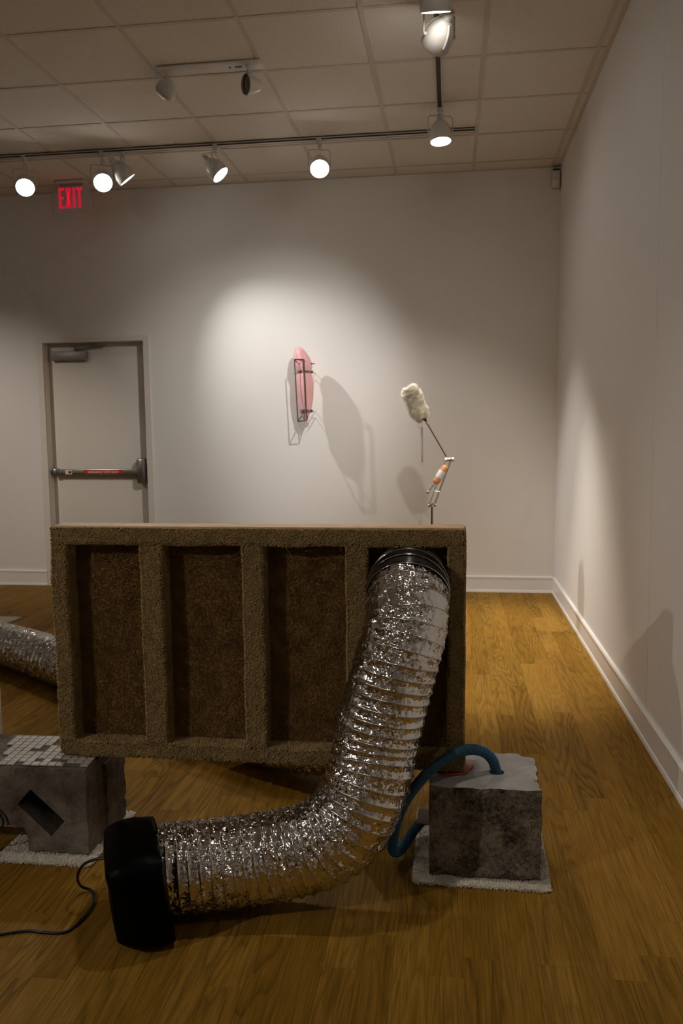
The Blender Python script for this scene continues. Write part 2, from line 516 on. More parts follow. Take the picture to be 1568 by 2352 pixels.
# walls
b = MB()
b.box(RX0 - .12, DX0, RY1, RY1 + .14, -.1, H + .2)
b.box(DX1, RX1 + .12, RY1, RY1 + .14, -.1, H + .2)
b.box(DX0, DX1, RY1, RY1 + .14, DZ, H + .2)
struct(obj('wall_back', b, M['wall']))
struct(obj('wall_right', MB().box(RX1, RX1 + .12, RY0 - .1, RY1, -.1, H + .2), M['wall']))
struct(obj('wall_left', MB().box(RX0 - .12, RX0, RY0 - .1, RY1, -.1, H + .2), M['wall']))
struct(obj('wall_front', MB().box(RX0 - .12, RX1 + .12, RY0 - .12, RY0, -.1, H + .2), M['wall']))
struct(obj('trim_1', MB().box(-0.0006, -0.0001, -3.20, -3.186, .136, H - .01), M['wall']))

# baseboards with a cap bead and a shoe
def baseboard(name, a, c, nrm):
    a = np.array(a, float); c = np.array(c, float); n = np.array(nrm, float)
    prof = [(0, 0), (.020, 0), (.020, .010), (.016, .019), (.0125, .021), (.0125, .116), (.017, .119), (.017, .129), (.012, .136), (0, .136)]
    q = [p + n * d + np.array([0, 0, z]) for p in (a, c) for d, z in prof]
    k = len(prof)
    f = [(i, (i + 1) % k, k + (i + 1) % k, k + i) for i in range(k)] + [tuple(range(k)), tuple(range(2 * k - 1, k - 1, -1))]
    return struct(obj(name, MB().add(q, f), M['trim'], smooth=30))
baseboard('baseboard_back', (DX1 + .055, 0, 0), (0, 0, 0), (0, -1, 0))
baseboard('baseboard_back', (RX0, 0, 0), (DX0 - .055, 0, 0), (0, -1, 0))
baseboard('baseboard_right', (0, RY0, 0), (0, 0, 0), (-1, 0, 0))
baseboard('baseboard_left', (RX0, RY0, 0), (RX0, 0, 0), (1, 0, 0))
baseboard('baseboard_front', (RX0, RY0, 0), (RX1, RY0, 0), (0, 1, 0))

# ceiling: board above, lay-in tiles and the T grid
T = 0.6096
GX, GY = -0.6745, -0.213
ceil = struct(obj('ceiling', MB().box(RX0 - .1, RX1 + .1, RY0 - .1, RY1 + .1, H + .05, H + .12), M['plenum']))
xs = sorted(set([RX0] + [GX + i * T for i in range(-14, 2) if RX0 < GX + i * T < RX1] + [RX1]))
ys = sorted(set([RY0] + [GY + i * T for i in range(-20, 1) if RY0 < GY + i * T < RY1] + [RY1]))
rest = MB()
tcache = {}
for i in range(len(xs) - 1):
    for j in range(len(ys) - 1):
        x0, x1, y0, y1 = xs[i], xs[i + 1], ys[j], ys[j + 1]
        u, v, z = project(((x0 + x1) / 2, (y0 + y1) / 2, H))
        if z > 0.5 and -260 < u < 1750 and v > -220:
            key = (round(x1 - x0, 4), round(y1 - y0, 4))
            if key not in tcache:
                me = bpy.data.meshes.new('ceiling_tile')
                bb = MB().box(.002, x1 - x0 - .002, .002, y1 - y0 - .002, 0.0015, .016)
                me.from_pydata(bb.v, [], bb.f); me.materials.append(M['ctile'])
                tcache[key] = me
            o = link('ceiling_tile', tcache[key], None, ceil)
            o.location = (x0, y0, H + prng.uniform(0, .0006))
        else:
            rest.box(x0 + .002, x1 - .002, y0 + .002, y1 - .002, H + .0015, H + .016)
o = obj('ceiling_tile_field', rest, M['ctile'], ceil); o['kind'] = 'stuff'
for x in xs[1:-1]:
    obj('grid_bar', MB().box(x - .012, x + .012, RY0, RY1, H - .0015, H + .0012), M['cgrid'], ceil)
for y in ys[1:-1]:
    obj('grid_bar', MB().box(RX0, RX1, y - .012, y + .012, H - .0014, H + .0010), M['cgrid'], ceil)
obj('wall_angle', MB().box(RX1 - .022, RX1, RY0, RY1, H - .0016, H + .0008), M['cgrid'], ceil)
obj('wall_angle', MB().box(RX0, RX1, RY1 - .022, RY1, H - .0017, H + .0006), M['cgrid'], ceil)

# door
door = struct(obj('door_1', MB().box(DX0 + .004, DX1 - .004, .092, .135, .008, DZ - .004), M['door'], bevel=.002))
door['label'] = 'beige metal emergency exit door with panic bar'
frame = struct(obj('trim_2', MB().box(DX0 - .052, DX0, -.012, .0, 0, DZ + .045).box(DX1, DX1 + .052, -.012, .0, 0, DZ + .045).box(DX0, DX1, -.012, .0, DZ, DZ + .045)
                   .box(DX0 - .012, DX0 + .003, .0, .092, 0, DZ).box(DX1 - .003, DX1 + .012, .0, .092, 0, DZ).box(DX0, DX1, .0, .092, DZ - .003, DZ + .012), M['door']))
cl = obj('door_closer', MB().box(-4.315, -3.99, .03, .092, 1.985, 2.062), M['closer'], door, bevel=.008)
obj('closer_arm', MB().obox((-4.0, .055, 2.092), (.10, 0, .006), (0, .012, 0), (0, 0, .004)).obox((-3.905, .05, 2.105), (.09, 0, 0), (0, .012, 0), (0, 0, .006))
    .lathe([(.012, 0), (.012, .05)], (-4.09, .058, 2.055), (0, 0, 1), 12), M['darksteel'], door)
for z in (2.095, 2.0):
    obj('hinge_screw', MB().lathe([(.007, 0), (.006, .004)], (DX0 + .003, .05, z), (1, 0, 0), 10), M['darksteel'], door)
obj('hinge', MB().box(DX0 + .002, DX0 + .010, .03, .085, 1.975, 2.11).lathe([(.009, 0), (.009, .14)], (DX0 + .016, .088, 1.973), (0, 0, 1), 12), M['door'], door)
bar = obj('push_bar', MB().box(-4.30, -3.52, .018, .062, .985, 1.035), M['steel'], door, bevel=.008)
obj('bar_rail', MB().box(-4.32, -3.53, .060, .092, .990, 1.030), M['darksteel'], bar)
obj('bar_end_cap', MB().box(-4.338, -4.298, .012, .092, .978, 1.042), M['steel'], bar, bevel=.012)
obj('latch_case', MB().box(-3.556, -3.475, .004, .092, .905, 1.128), M['steel'], bar, bevel=.018)
obj('lock_tab', MB().box(-4.215, -4.155, .0155, .0185, .990, 1.030), M['white_ink'], bar)
obj('lock_cylinder', MB().lathe([(.011, 0), (.011, .004)], (-4.172, .0155, 1.010), (0, -1, 0), 14), M['cable'], bar)
lab = obj('warning_label', MB().box(-4.045, -3.685, .0165, .0182, .993, 1.029), M['red_label'], bar)

def text_mesh(name, txt, size, m, parent, loc, xscale=1.0):
    cu = bpy.data.curves.new(name, 'FONT')
    cu.body = txt; cu.size = size; cu.align_x = 'CENTER'; cu.align_y = 'CENTER'; cu.extrude = 0.0004; cu.offset = 0.0006
    t = bpy.data.objects.new('tmp', cu); COL.objects.link(t)
    dg = bpy.context.evaluated_depsgraph_get()
    me = bpy.data.meshes.new_from_object(t.evaluated_get(dg))
    bpy.data.objects.remove(t); bpy.data.curves.remove(cu)
    me.name = name
    o0 = origin_of(parent)
    for v in me.vertices:
        x, y, z = v.co
        v.co = (loc[0] + x * xscale - o0[0], loc[1] - z - o0[1], loc[2] + y - o0[2])
    me.materials.clear()
    return link(name, me, m, parent)
text_mesh('warning_lettering', 'EMERGENCY EXIT ONLY', .026, M['white_ink'], lab, (-3.865, .0160, 1.010), 1.0)

# ================================================================== ceiling fittings
def track(name, label, x0, x1, y0, y1):
    t = thing(name, label, 'light track', ((x0 + x1) / 2, (y0 + y1) / 2, H))
    zb, zt = H - .022, H - .002
    if x1 - x0 > y1 - y0:
        w = (y1 - y0) / 2; yc = (y0 + y1) / 2
        obj('channel', MB().box(x0, x1, yc - w, yc - w + .004, zb, zt).box(x0, x1, yc + w - .004, yc + w, zb, zt).box(x0, x1, yc - w, yc + w, zt - .003, zt), M['track'], t)
        obj('conductor_slot', MB().box(x0 + .002, x1 - .002, yc - w + .004, yc + w - .004, zb + .001, zt - .003), M['track'], t)
        obj('edge_strip', MB().box(x0, x1, yc - w - .0015, yc - w, zb - .001, zb + .008).box(x0, x1, yc + w, yc + w + .0015, zb - .001, zb + .008), M['track_dark'], t)
    else:
        w = (x1 - x0) / 2; xc = (x0 + x1) / 2
        obj('channel', MB().box(xc - w, xc - w + .005, y0, y1, zb, zt).box(xc + w - .005, xc + w, y0, y1, zb, zt).box(xc - w, xc + w, y0, y1, zt - .003, zt), M['track'], t)
        obj('conductor_slot', MB().box(xc - w + .005, xc + w - .005, y0 + .002, y1 - .002, zb + .006, zt - .003), M['track_dark'], t)
        obj('end_feed', MB().box(xc - w - .002, xc + w + .002, y1 - .002, y1 + .06, zb - .002, zt), M['track'], t, bevel=.002)
    return t
YT = -0.955
track('ceiling_track', 'long pale light track on the ceiling parallel to the back wall', -8.6, -0.69, YT - .018, YT + .018)
track('ceiling_track', 'light track running away from the viewer above the grey block', -.938, -.902, -7.6, -1.40)
track('ceiling_track', 'light track on the ceiling over the left side of the gallery', -5.318, -5.282, -7.6, -1.8)
track('ceiling_track', 'light track across the ceiling of the front of the gallery', -8.2, -.5, -8.068, -8.032)

def head(label, lens, target, power, angle, blend=0.7, arms=False, yoke_az=None, track_xy=None, group='track spotlights', col=None):
    """gimbal spotlight: lens centre and aim in the room; its beam is the lamp's own light"""
    lens = np.array(lens, float)
    d = np.array(target, float) - lens; d /= np.linalg.norm(d)
    piv = lens - d * .052
    top = np.array([piv[0], piv[1], H - .022]) if track_xy is None else np.array([*track_xy, H - .022])
    t = thing('track_spotlight', label, 'spotlight', tuple(top), group)
    yz = piv[2] + .105
    obj('track_adapter', MB().box(top[0] - .016, top[0] + .016, top[1] - .016, top[1] + .016, top[2] - .032, top[2] + .012), M['lampw'], t, bevel=.003)
    if yoke_az is None:
        side = np.array([-d[1], d[0], 0.0])
        if np.linalg.norm(side) < .15: side = np.array([1.0, 0, 0])
    else:
        side = np.array([math.cos(yoke_az), math.sin(yoke_az), 0])
    side /= np.linalg.norm(side)
    w = .078
    up = np.array([0, 0, 1.0])
    tc = np.array([top[0], top[1], 0])
    pc = np.array([piv[0], piv[1], 0])
    path = [pc + side * w + up * piv[2], pc + side * w + up * (yz - .012), pc + side * (w - .012) + up * yz,
            pc - side * (w - .012) + up * yz, pc - side * w + up * (yz - .012), pc - side * w + up * piv[2]]
    yk = MB().tube(path, .0042, 8)
    yk.tube([tc + up * (top[2] - .03), pc + up * yz], .009, 10)
    obj('yoke', yk, M['lampw'], t, smooth=50)
    for s in (-1, 1):
        obj('yoke_screw', MB().lathe([(.008, 0), (.008, .012)], piv + side * s * .068, side * s, 10), M['lampw'], t)
    prof = [(.012, -.128), (.021, -.126), (.023, -.084), (.031, -.077), (.050, -.055), (.062, -.030), (.067, -.008), (.070, .003), (.070, .046), (.067, .054), (.064, .054), (.062, .045)]
    obj('shell', MB().lathe(prof, piv, d, 32, (True, False)), M['lampw'], t, smooth=45)
    obj('lens', MB().lathe([(.0005, .049), (.030, .0485), (.063, .046)], piv, d, 32, (True, False)), M['lens'], t, smooth=60)
    if arms:
        h = np.cross(d, side); h /= np.linalg.norm(h)
        for a in (0.4, 0.4 + 2 * PI / 3, 0.4 + 4 * PI / 3):
            o_ = math.cos(a) * side + math.sin(a) * h
            obj('bracket_arm', MB().tube([piv + d * -.082 + o_ * .034, piv + d * -.056 + o_ * .058, piv + d * -.024 + o_ * .071, piv + d * .008 + o_ * .074], .0055, 8), M['lampw'], t, smooth=60)
    obj('power_cable', MB().tube(spline([piv - d * .124, piv - d * .145 + side * .012 + up * .01, tc + side * .02 + up * (yz + .02), tc + up * (top[2] - .03)], 16), .0028, 7), M['lampw'], t, smooth=60)
    ld = bpy.data.lights.new('beam', 'SPOT')
    ld.energy = power * LAMP_GAIN
    ld.color = col or LAMP_COL
    ld.spot_size = math.radians(angle)
    ld.spot_blend = blend
    ld.shadow_soft_size = .028
    lo = bpy.data.objects.new('beam', ld)
    COL.objects.link(lo)
    lo.parent = t
    p = piv + d * .085 - top
    lo.matrix_local = Matrix.Translation(Vector(p)) @ Vector(d).to_track_quat('-Z', 'Y').to_matrix().to_4x4()
    return t

# in view, on the long track
head('lit spotlight facing out at the far left end of the long track', (-3.92, -1.00, 3.137), (-2.3, -4.2, 0.3), 40, 60)
head('brightest lit spotlight, right beside the red exit sign', (-3.325, -1.00, 3.141), (-1.5, -4.4, 0.4), 45, 60)
head('spotlight turned edge-on, close beside the brightest one near the exit sign', (-3.17, -0.93, 3.175), (-1.95, -0.10, 1.42), 105, 62, 1.0, col=COOL_COL)
head('spotlight tilted right on the long track, second left of the track corner', (-2.463, -0.975, 3.16), (-0.50, -1.0, 1.0), 160, 42, 1.0, col=COOL_COL)
head('round-faced lit spotlight in a wire yoke, next left of the track corner', (-1.75, -1.00, 3.157), (-1.05, -4.2, 0.2), 55, 56)
# on the track that runs away from the viewer
head('downward spotlight with square yoke at the corner where the tracks meet', (-0.913, -1.38, 3.167), (-0.72, -1.72, 0.0), 215, 54, yoke_az=0.25, track_xy=(-.92, -1.375))
head('white domed spotlight turned away below the top edge of the picture', (-0.925, -2.77, 3.135), (-2.40, -0.02, 1.50), 185, 50, 1.0, arms=True, col=COOL_COL)
head('spotlight with white flared bracket cut by the top edge of the picture', (-0.915, -3.02, 3.165), (-0.98, -1.75, 0.0), 130, 56, arms=True, yoke_az=0.0)
# behind the viewer or outside the frame
head('spotlight on the near part of the right-hand track above the picture', (-0.92, -4.02, 3.15), (-1.10, -0.9, 1.2), 80, 40)
head('spotlight over the foil duct on the right-hand track above the picture', (-0.92, -4.34, 3.15), (-1.0, -4.45, 0.0), 34, 62, 1.0)
head('added unseen sparkle spotlight over the viewer on the right-hand track', (-0.92, -6.45, 3.15), (-1.15, -4.6, 0.45), 10, 26, 1.0)  # added out of view to put glints on the foil duct
head('added unseen sparkle spotlight on the near end of the left-hand track', (-5.30, -6.60, 3.15), (-1.25, -4.6, 0.35), 42, 20, 1.0)  # second lamp added out of view for sparkle on the foil
head('spotlight on the left-hand track aimed at the back wall left of the door', (-5.30, -3.20, 3.15), (-4.95, 0.0, 0.85), 180, 50, 1.0)
head('spotlight at the front of the gallery aimed at the carpeted frame', (-4.80, -8.05, 3.15), (-1.35, -4.4, 0.75), 165, 44, 0.9)
head('added unseen bounce spotlight at the front of the gallery aimed at the left wall', (-7.20, -8.05, 3.15), (-9.0, -6.0, 1.4), 170, 60)  # added out of view so the left wall bounces ambient light
head('added unseen bounce spotlight at the front of the gallery aimed at the front wall', (-3.20, -8.05, 3.15), (-3.2, -12.0, 1.4), 140, 70)  # added out of view; front wall bounce raises the room's ambient light

# exit sign hung from the ceiling
ex = thing('exit_sign', 'hanging clear exit sign with red lettering over the door', 'exit sign', (-3.895, -.30, H))
obj('canopy', MB().box(-4.02, -3.77, -.335, -.265, H - .024, H - .002), M['sensor'], ex, bevel=.006)
obj('mount_bar', MB().box(-3.99, -3.80, -.308, -.292, H - .040, H - .022), M['closer'], ex)
pn = obj('panel', MB().box(-4.058, -3.732, -.304, -.296, 3.128, 3.350), M['exit_panel'], ex, bevel=.002)
def letter(polys):
    b = MB()
    for pl in polys:
        n = len(pl)
        q = [(x, -.3085, z) for x, z in pl] + [(x, -.3045, z) for x, z in pl]
        b.add(q, [tuple(range(n)), tuple(range(2 * n - 1, n - 1, -1))] + [(i, (i + 1) % n, n + (i + 1) % n, n + i) for i in range(n)])
    return b
zt, zb, st = 3.328, 3.172, .017
def rect(x0, x1, z0, z1): return [(x0, z0), (x1, z0), (x1, z1), (x0, z1)]
xE, xX, xI, xT = -4.003, -3.945, -3.883, -3.853
obj('letter_e', letter([rect(xE, xE + st, zb, zt), rect(xE + st, xE + .046, zt - st, zt), rect(xE + st, xE + .040, (zt + zb) / 2 - st / 2, (zt + zb) / 2 + st / 2), rect(xE + st, xE + .046, zb, zb + st)]), M['exit_red'], pn)
obj('letter_x', letter([[(xX, zb), (xX + st, zb), (xX + .047, zt), (xX + .047 - st, zt)], [(xX + .047 - st, zb), (xX + .047, zb), (xX + st, zt), (xX, zt)]]), M['exit_red'], pn)
obj('letter_i', letter([rect(xI, xI + st, zb, zt)]), M['exit_red'], pn)
obj('letter_t', letter([rect(xT, xT + .050, zt - st, zt), rect(xT + .0165, xT + .0165 + st, zb, zt - st)]), M['exit_red'], pn)

# emergency light set into the grid
el = thing('emergency_light', 'emergency light box with two unlit heads on the ceiling', 'emergency light', (-2.18, -2.145, H))
obj('housing', MB().box(-2.475, -1.880, -2.205, -2.088, H - .009, H - .002), M['lampw'], el, bevel=.002)
obj('test_switch', MB().box(-2.04, -2.00, -2.150, -2.135, H - .0115, H - .0085), M['cable'], el)
obj('status_lamp', MB().box(-2.075, -2.065, -2.15, -2.13, H - .0105, H - .0085), M['cable'], el)
obj('status_slot', MB().box(-2.24, -2.18, -2.155, -2.150, H - .0100, H - .0085), M['cgrid'], el)
def flood(px, d, label):
    d = np.array(d, float); d /= np.linalg.norm(d)
    c = np.array([px, -2.10, H - .092])
    s = obj('flood_head', MB().lathe([(.010, -.075), (.026, -.062), (.040, -.035), (.052, .0), (.057, .018), (.058, .026), (.054, .028)], c, d, 26, (True, False)), M['lampw'], el, smooth=45)
    obj('flood_lens', MB().lathe([(.0005, .019), (.030, .0185), (.0545, .016)], c, d, 26, (True, False)), M['deadlens'], s, smooth=60)
    obj('swivel', MB().tube([(px, -2.11, H - .018), (px, -2.105, H - .045), tuple(c - d * .02)], .010, 10).lathe([(.018, 0), (.016, .012)], (px, -2.11, H - .032), (0, 0, 1), 14), M['lampw'], s, smooth=50)
flood(-2.452, (-.45, .45, .75), '')
flood(-1.968, (-.72, -.62, -.12), '')

# motion sensor in the corner
sn = thing('motion_sensor', 'small white motion sensor high in the back right corner', 'sensor', (-.040, -.03, 3.29))
obj('case', MB().box(-.070, -.008, -.060, -.002, 3.215, 3.345), M['sensor'], sn, bevel=.010)
obj('lens_window', MB().box(-.060, -.018, -.0635, -.058, 3.225, 3.275), M['pvc'], sn, bevel=.004)
obj('bracket', MB().box(-.060, -.012, -.04, -.002, 3.345, 3.362), M['cable'], sn)

# ================================================================== carpet-covered frame
def tufts(P, Nn, length, radius, seed=0, jitter=0.5, taper=0.75):
    """short blunt yarn ends; P points, Nn normals"""
    g = np.random.default_rng(seed)
    n = len(P)
    D = Nn + g.normal(0, jitter, (n, 3)) * 0.6
    D /= np.linalg.norm(D, axis=1)[:, None]
    h = g.normal(0, 1, (n, 3))
    A = np.cross(D, h); A /= np.linalg.norm(A, axis=1)[:, None]
    B = np.cross(D, A)
    ln = (np.broadcast_to(length, (n,)) * g.uniform(.65, 1.3, n))[:, None]
    rr = radius * g.uniform(.75, 1.25, n)[:, None]
    V = np.zeros((n, 6, 3))
    for k in range(3):
        a = k * 2 * PI / 3
        o_ = math.cos(a) * A + math.sin(a) * B
        V[:, k] = P + o_ * rr - D * .001
        V[:, 3 + k] = P + D * ln + o_ * rr * taper
    i = np.arange(n)[:, None] * 6
    F = np.concatenate([np.concatenate([i + a, i + c, i + d, i + e], 1) for a, c, d, e in ((0, 1, 4, 3), (1, 2, 5, 4), (2, 0, 3, 5))])
    Ft = np.concatenate([i + 3, i + 4, i + 5, i + 3], 1)
    # caps as degenerate-free quads: split off as triangles through a second pass
    return V.reshape(-1, 3), F, np.concatenate([i + 3, i + 4, i + 5], 1)

def tuft_object(name, P, Nn, length, radius, m, parent, seed, jitter=0.5, taper=0.75):
    V, F4, F3 = tufts(P, Nn, length, radius, seed, jitter, taper)
    V = V - origin_of(parent)
    tri = np.concatenate([F4[:, [0, 1, 2]], F4[:, [0, 2, 3]], F3])
    me = mesh_np(name, V, tri)
    o = link(name, me, m, parent)
    o['kind'] = 'stuff'
    return o

def sample_faces(x0, x1, y0, y1, z0, z1, sides, dens, rng):
    P, Q = [], []
    for s in sides:
        ax = {'-x': 0, '+x': 0, '-y': 1, '+y': 1, '-z': 2, '+z': 2}[s]
        lo = np.array([x0, y0, z0]); hi = np.array([x1, y1, z1])
        ext = [hi[i] - lo[i] for i in range(3) if i != ax]
        n = max(1, int(ext[0] * ext[1] * dens))
        p = lo + rng.random((n, 3)) * (hi - lo)
        p[:, ax] = lo[ax] if s[0] == '-' else hi[ax]
        nn = np.zeros((n, 3)); nn[:, ax] = -1 if s[0] == '-' else 1
        P.append(p); Q.append(nn)
    return np.concatenate(P), np.concatenate(Q)

FX0, FX1, FZ0, FZ1, FY0, FY1 = -2.122, -0.803, 0.3085, 1.068, -4.334, -4.247
fr = thing('carpeted_frame', 'brown carpet-covered stud frame standing on two concrete blocks', 'sculpture', ((FX0 + FX1) / 2, FY0, FZ0))
DENS = 115000
def warp(P, amt=.003):
    return P + np.stack([vnoise(P * 9 + 3, 1), vnoise(P * 9 + 17, 2), vnoise(P * 9 + 31, 3)], 1) * amt
def member(name, x0, x1, z0, z1, sides, seed, y0=FY0, y1=FY1):
    nx, nz = max(2, int((x1 - x0) / .02)), max(2, int((z1 - z0) / .02))
    bm = bmesh.new()
    q = MB().box(x0, x1, y0, y1, z0, z1)
    vs_ = [bm.verts.new(a) for a in q.v]
    for f in q.f: bm.faces.new([vs_[i] for i in f])
    long_e = [e for e in bm.edges if e.calc_length() > .25]
    bmesh.ops.subdivide_edges(bm, edges=long_e, cuts=24, use_grid_fill=True)
    bmesh.ops.bevel(bm, geom=[e for e in bm.edges if e.calc_face_angle(0) > .8], offset=.006, segments=2, affect='EDGES')
    o0 = origin_of(fr)
    V = np.array([v.co[:] for v in bm.verts])
    V = warp(V) - o0
    for v, c in zip(bm.verts, V): v.co = c
    me = bpy.data.meshes.new(name); bm.to_mesh(me); bm.free()
    o = link(name, me, M['backing'], fr, smooth=60)
    rng = np.random.default_rng(seed)
    P, Q = sample_faces(x0, x1, y0, y1, z0, z1, sides, DENS, rng)
    # round the arrises
    tuft_object('carpet_pile', warp(P) - Q * .001, Q, .0046, .0015, M['carpet'], o, seed, .5, .85)
    return o
SW = .056
rail_t = member('top_rail', FX0, FX1, FZ1 - .058, FZ1 - .006, ('-y', '-z', '-x', '+x'), 1)
rail_b = member('bottom_rail', FX0, FX1, FZ0, FZ0 + .046, ('-y', '+z', '-x', '+x', '-z'), 2)
zz0, zz1 = FZ0 + .046, FZ1 - .058
member('stud', FX0, FX0 + .051, zz0, zz1, ('-y', '-x', '+x'), 3)
member('stud', -1.823, -1.753, zz0, zz1, ('-y', '-x', '+x'), 4)
member('stud', -1.490, -1.425, zz0, zz1, ('-y', '-x', '+x'), 5)
member('stud', -1.163, -1.099, zz0, zz1, ('-y', '-x', '+x'), 6)
member('stud', FX1 - .049, FX1, zz0, zz1, ('-y', '-x', '+x'), 7)
# back board with the round duct opening
HX, HZ, HR = -0.973, .885, .121
bm = bmesh.new()
outer = [bm.verts.new((x, FY1 - .020, z)) for x, z in ((FX0, FZ0), (FX1, FZ0), (FX1, FZ1 - .006), (FX0, FZ1 - .006))]
inner = [bm.verts.new((HX + HR * math.cos(a / 40 * 2 * PI), FY1 - .020, HZ + HR * .97 * math.sin(a / 40 * 2 * PI))) for a in range(40)]
ed = [bm.edges.new((outer[i], outer[(i + 1) % 4])) for i in range(4)] + [bm.edges.new((inner[i], inner[(i + 1) % 40])) for i in range(40)]
g = bmesh.ops.triangle_fill(bm, edges=ed, use_beauty=True)
r = bmesh.ops.extrude_face_region(bm, geom=list(bm.faces))
for v in [e for e in r['geom'] if isinstance(e, bmesh.types.BMVert)]: v.co.y += .018
bmesh.ops.recalc_face_normals(bm, faces=bm.faces)
o0 = origin_of(fr)
for v in bm.verts: v.co = Vector(np.array(v.co) - o0)
me = bpy.data.meshes.new('back_board'); bm.to_mesh(me); bm.free()
bb = link('back_board', me, M['carpet_brown_shaded'], fr)
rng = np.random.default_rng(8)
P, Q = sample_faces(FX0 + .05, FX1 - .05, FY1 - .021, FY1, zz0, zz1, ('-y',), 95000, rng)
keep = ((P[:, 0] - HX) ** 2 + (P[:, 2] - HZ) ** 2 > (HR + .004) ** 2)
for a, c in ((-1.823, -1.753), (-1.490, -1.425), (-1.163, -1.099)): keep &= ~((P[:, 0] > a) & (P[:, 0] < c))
tuft_object('carpet_pile', P[keep], Q[keep], .0036, .0013, M['carpet_brown_shaded'], bb, 8, .5, .85)
obj('wood_cap', MB().box(FX0 + .004, FX1 - .002, FY0 + .004, FY1 + .004, FZ1 - .008, FZ1), M['pine'], fr, bevel=.0015)
# loose threads
th = MB()
rr = random.Random(5)
for i in range(46):
    x = rr.uniform(FX0, FX1); z = rr.choice([rr.uniform(FZ0, FZ1), FZ1 - .06, FZ0 + .05])
    p = np.array([x, FY0 - .004, z]); d = np.array([rr.uniform(-1, 1), -.35, rr.uniform(-1, .6)]); pts = [p]
    c = np.array([rr.uniform(-1, 1), rr.uniform(-.3, .2), rr.uniform(-1, .5)])
    n = rr.choice([4, 5, 8, 12])
    for k in range(n):
        d = d + c * .25; d = d / np.linalg.norm(d)
        pts.append(pts[-1] + d * .007)
        pts[-1][1] = min(pts[-1][1], FY0 - .006)
    th.tube(pts, .00032, 4)
o = obj('loose_threads', th, M['fibre'], fr); o['kind'] = 'stuff'

# ================================================================== foil ducts
def foil_duct(name, label, ctrl, R, pitch, nang, per, seed, crumple=1.0, flat=0.0, smooth_side=True, grow=0.0):
    ln = np.linalg.norm(np.diff(spline(ctrl, 400), axis=0), axis=1).sum()
    turns = int(ln / pitch)
    n = turns * per + 1
    C = spline(ctrl, n)
    Tt, Nn, Bb = frames(C)
    a = np.arange(nang) / nang * 2 * PI
    s = np.linspace(0, turns, n)
    ph = (s[:, None] - a[None, :] / (2 * PI)) % 1.0            # helical phase
    rib = np.minimum(ph, 1 - ph) * 2                            # 0 on the wire, 1 halfway
    u = Nn[:, None, :] * np.cos(a)[None, :, None] + Bb[:, None, :] * np.sin(a)[None, :, None]
    Rv = R * (1 + grow * np.linspace(0, 1, n))
    P0 = C[:, None, :] + u * Rv[:, None, None]
    flatp = P0.reshape(-1, 3)
    # crumple in (arc, angle) space so that creases do not stretch
    q = np.stack([np.repeat(s * pitch, nang), np.tile(np.cos(a) * R, n), np.tile(np.sin(a) * R, n)], 1)
    wob = vnoise(q * 28, seed) * .0030
    c1 = (np.abs(vnoise(q * 75, seed + 1)) - .35) * .0024
    c2 = (np.abs(vnoise(q * 150 + 5, seed + 2)) - .35) * .0010
    c3 = vnoise(q * 260 + 9, seed + 3) * .0005
    amp = 1.0
    if smooth_side:
        # less crumpled where the skin is stretched on the outside of the bend
        amp = 0.55 + 0.45 * np.clip(vnoise(q * 9 + 3, seed + 6) + .4 - u.reshape(-1, 3)[:, 0] * .55, 0, 1)
    env = np.clip(rib.ravel() * 3.2, 0, 1)
    sag = -.0042 * np.sqrt(np.clip(rib.ravel(), 0, 1)) 
    d = sag + crumple * env * amp * (wob + c1 + c2 + c3) + .0010 * (1 - env)
    slide = crumple * env * amp * vnoise(q * 60 + 21, seed + 5) * .0035
    P = flatp + u.reshape(-1, 3) * d[:, None] + np.repeat(Tt, nang, 0) * slide[:, None]
    if flat:
        P[:, 2] = np.maximum(P[:, 2], flat)
    base = np.array([C[-1][0], C[-1][1], 0.0])
    t = thing(name, label, 'duct', tuple(base))
    i = np.arange(n - 1)[:, None] * nang; k = np.arange(nang)[None, :]; k2 = (k + 1) % nang
    F = np.stack([i + k, i + k2, i + nang + k2, i + nang + k], -1).reshape(-1, 4)
    me = mesh_np('foil_skin', P - base, F[:, ::-1])
    link('foil_skin', me, M['foil'], t, smooth=180)
    # the spring wire
    m_ = turns * 48
    sw = np.linspace(0, turns - .001, m_)
    idx = sw / turns * (n - 1)
    Cw = np.stack([np.interp(idx, np.arange(n), C[:, j]) for j in range(3)], 1)
    Nw = np.stack([np.interp(idx, np.arange(n), Nn[:, j]) for j in range(3)], 1)
    Bw = np.stack([np.interp(idx, np.arange(n), Bb[:, j]) for j in range(3)], 1)
    aw = sw * 2 * PI
    W = Cw + (Nw * np.cos(aw)[:, None] + Bw * np.sin(aw)[:, None]) * (np.interp(idx, np.arange(n), Rv) + .0006)[:, None]
    if flat: W[:, 2] = np.maximum(W[:, 2], flat)
    obj('spring_wire', MB().tube(W, .0013, 6), M['wire'], t, smooth=180)
    return t, C, Tt, Nn, Bb

R1 = .1215
ctrl1 = [(-.973, -4.268, .888), (-.973, -4.315, .887), (-.972, -4.372, .874), (-.971, -4.424, .838), (-.974, -4.458, .785), (-.995, -4.487, .712), (-1.027, -4.505, .597),
         (-1.057, -4.520, .472), (-1.079, -4.548, .366), (-1.128, -4.573, .258), (-1.205, -4.585, .190), (-1.290, -4.594, .160), (-1.444, -4.622, .136), (-1.576, -4.655, .130), (-1.660, -4.680, .129)]
d1, C1, T1, N1, B1 = foil_duct('foil_duct', 'silver foil duct dropping from the carpeted frame to the black fan', ctrl1, R1, .0315, 300, 15, 40, 1.0, .0015, True, .05)
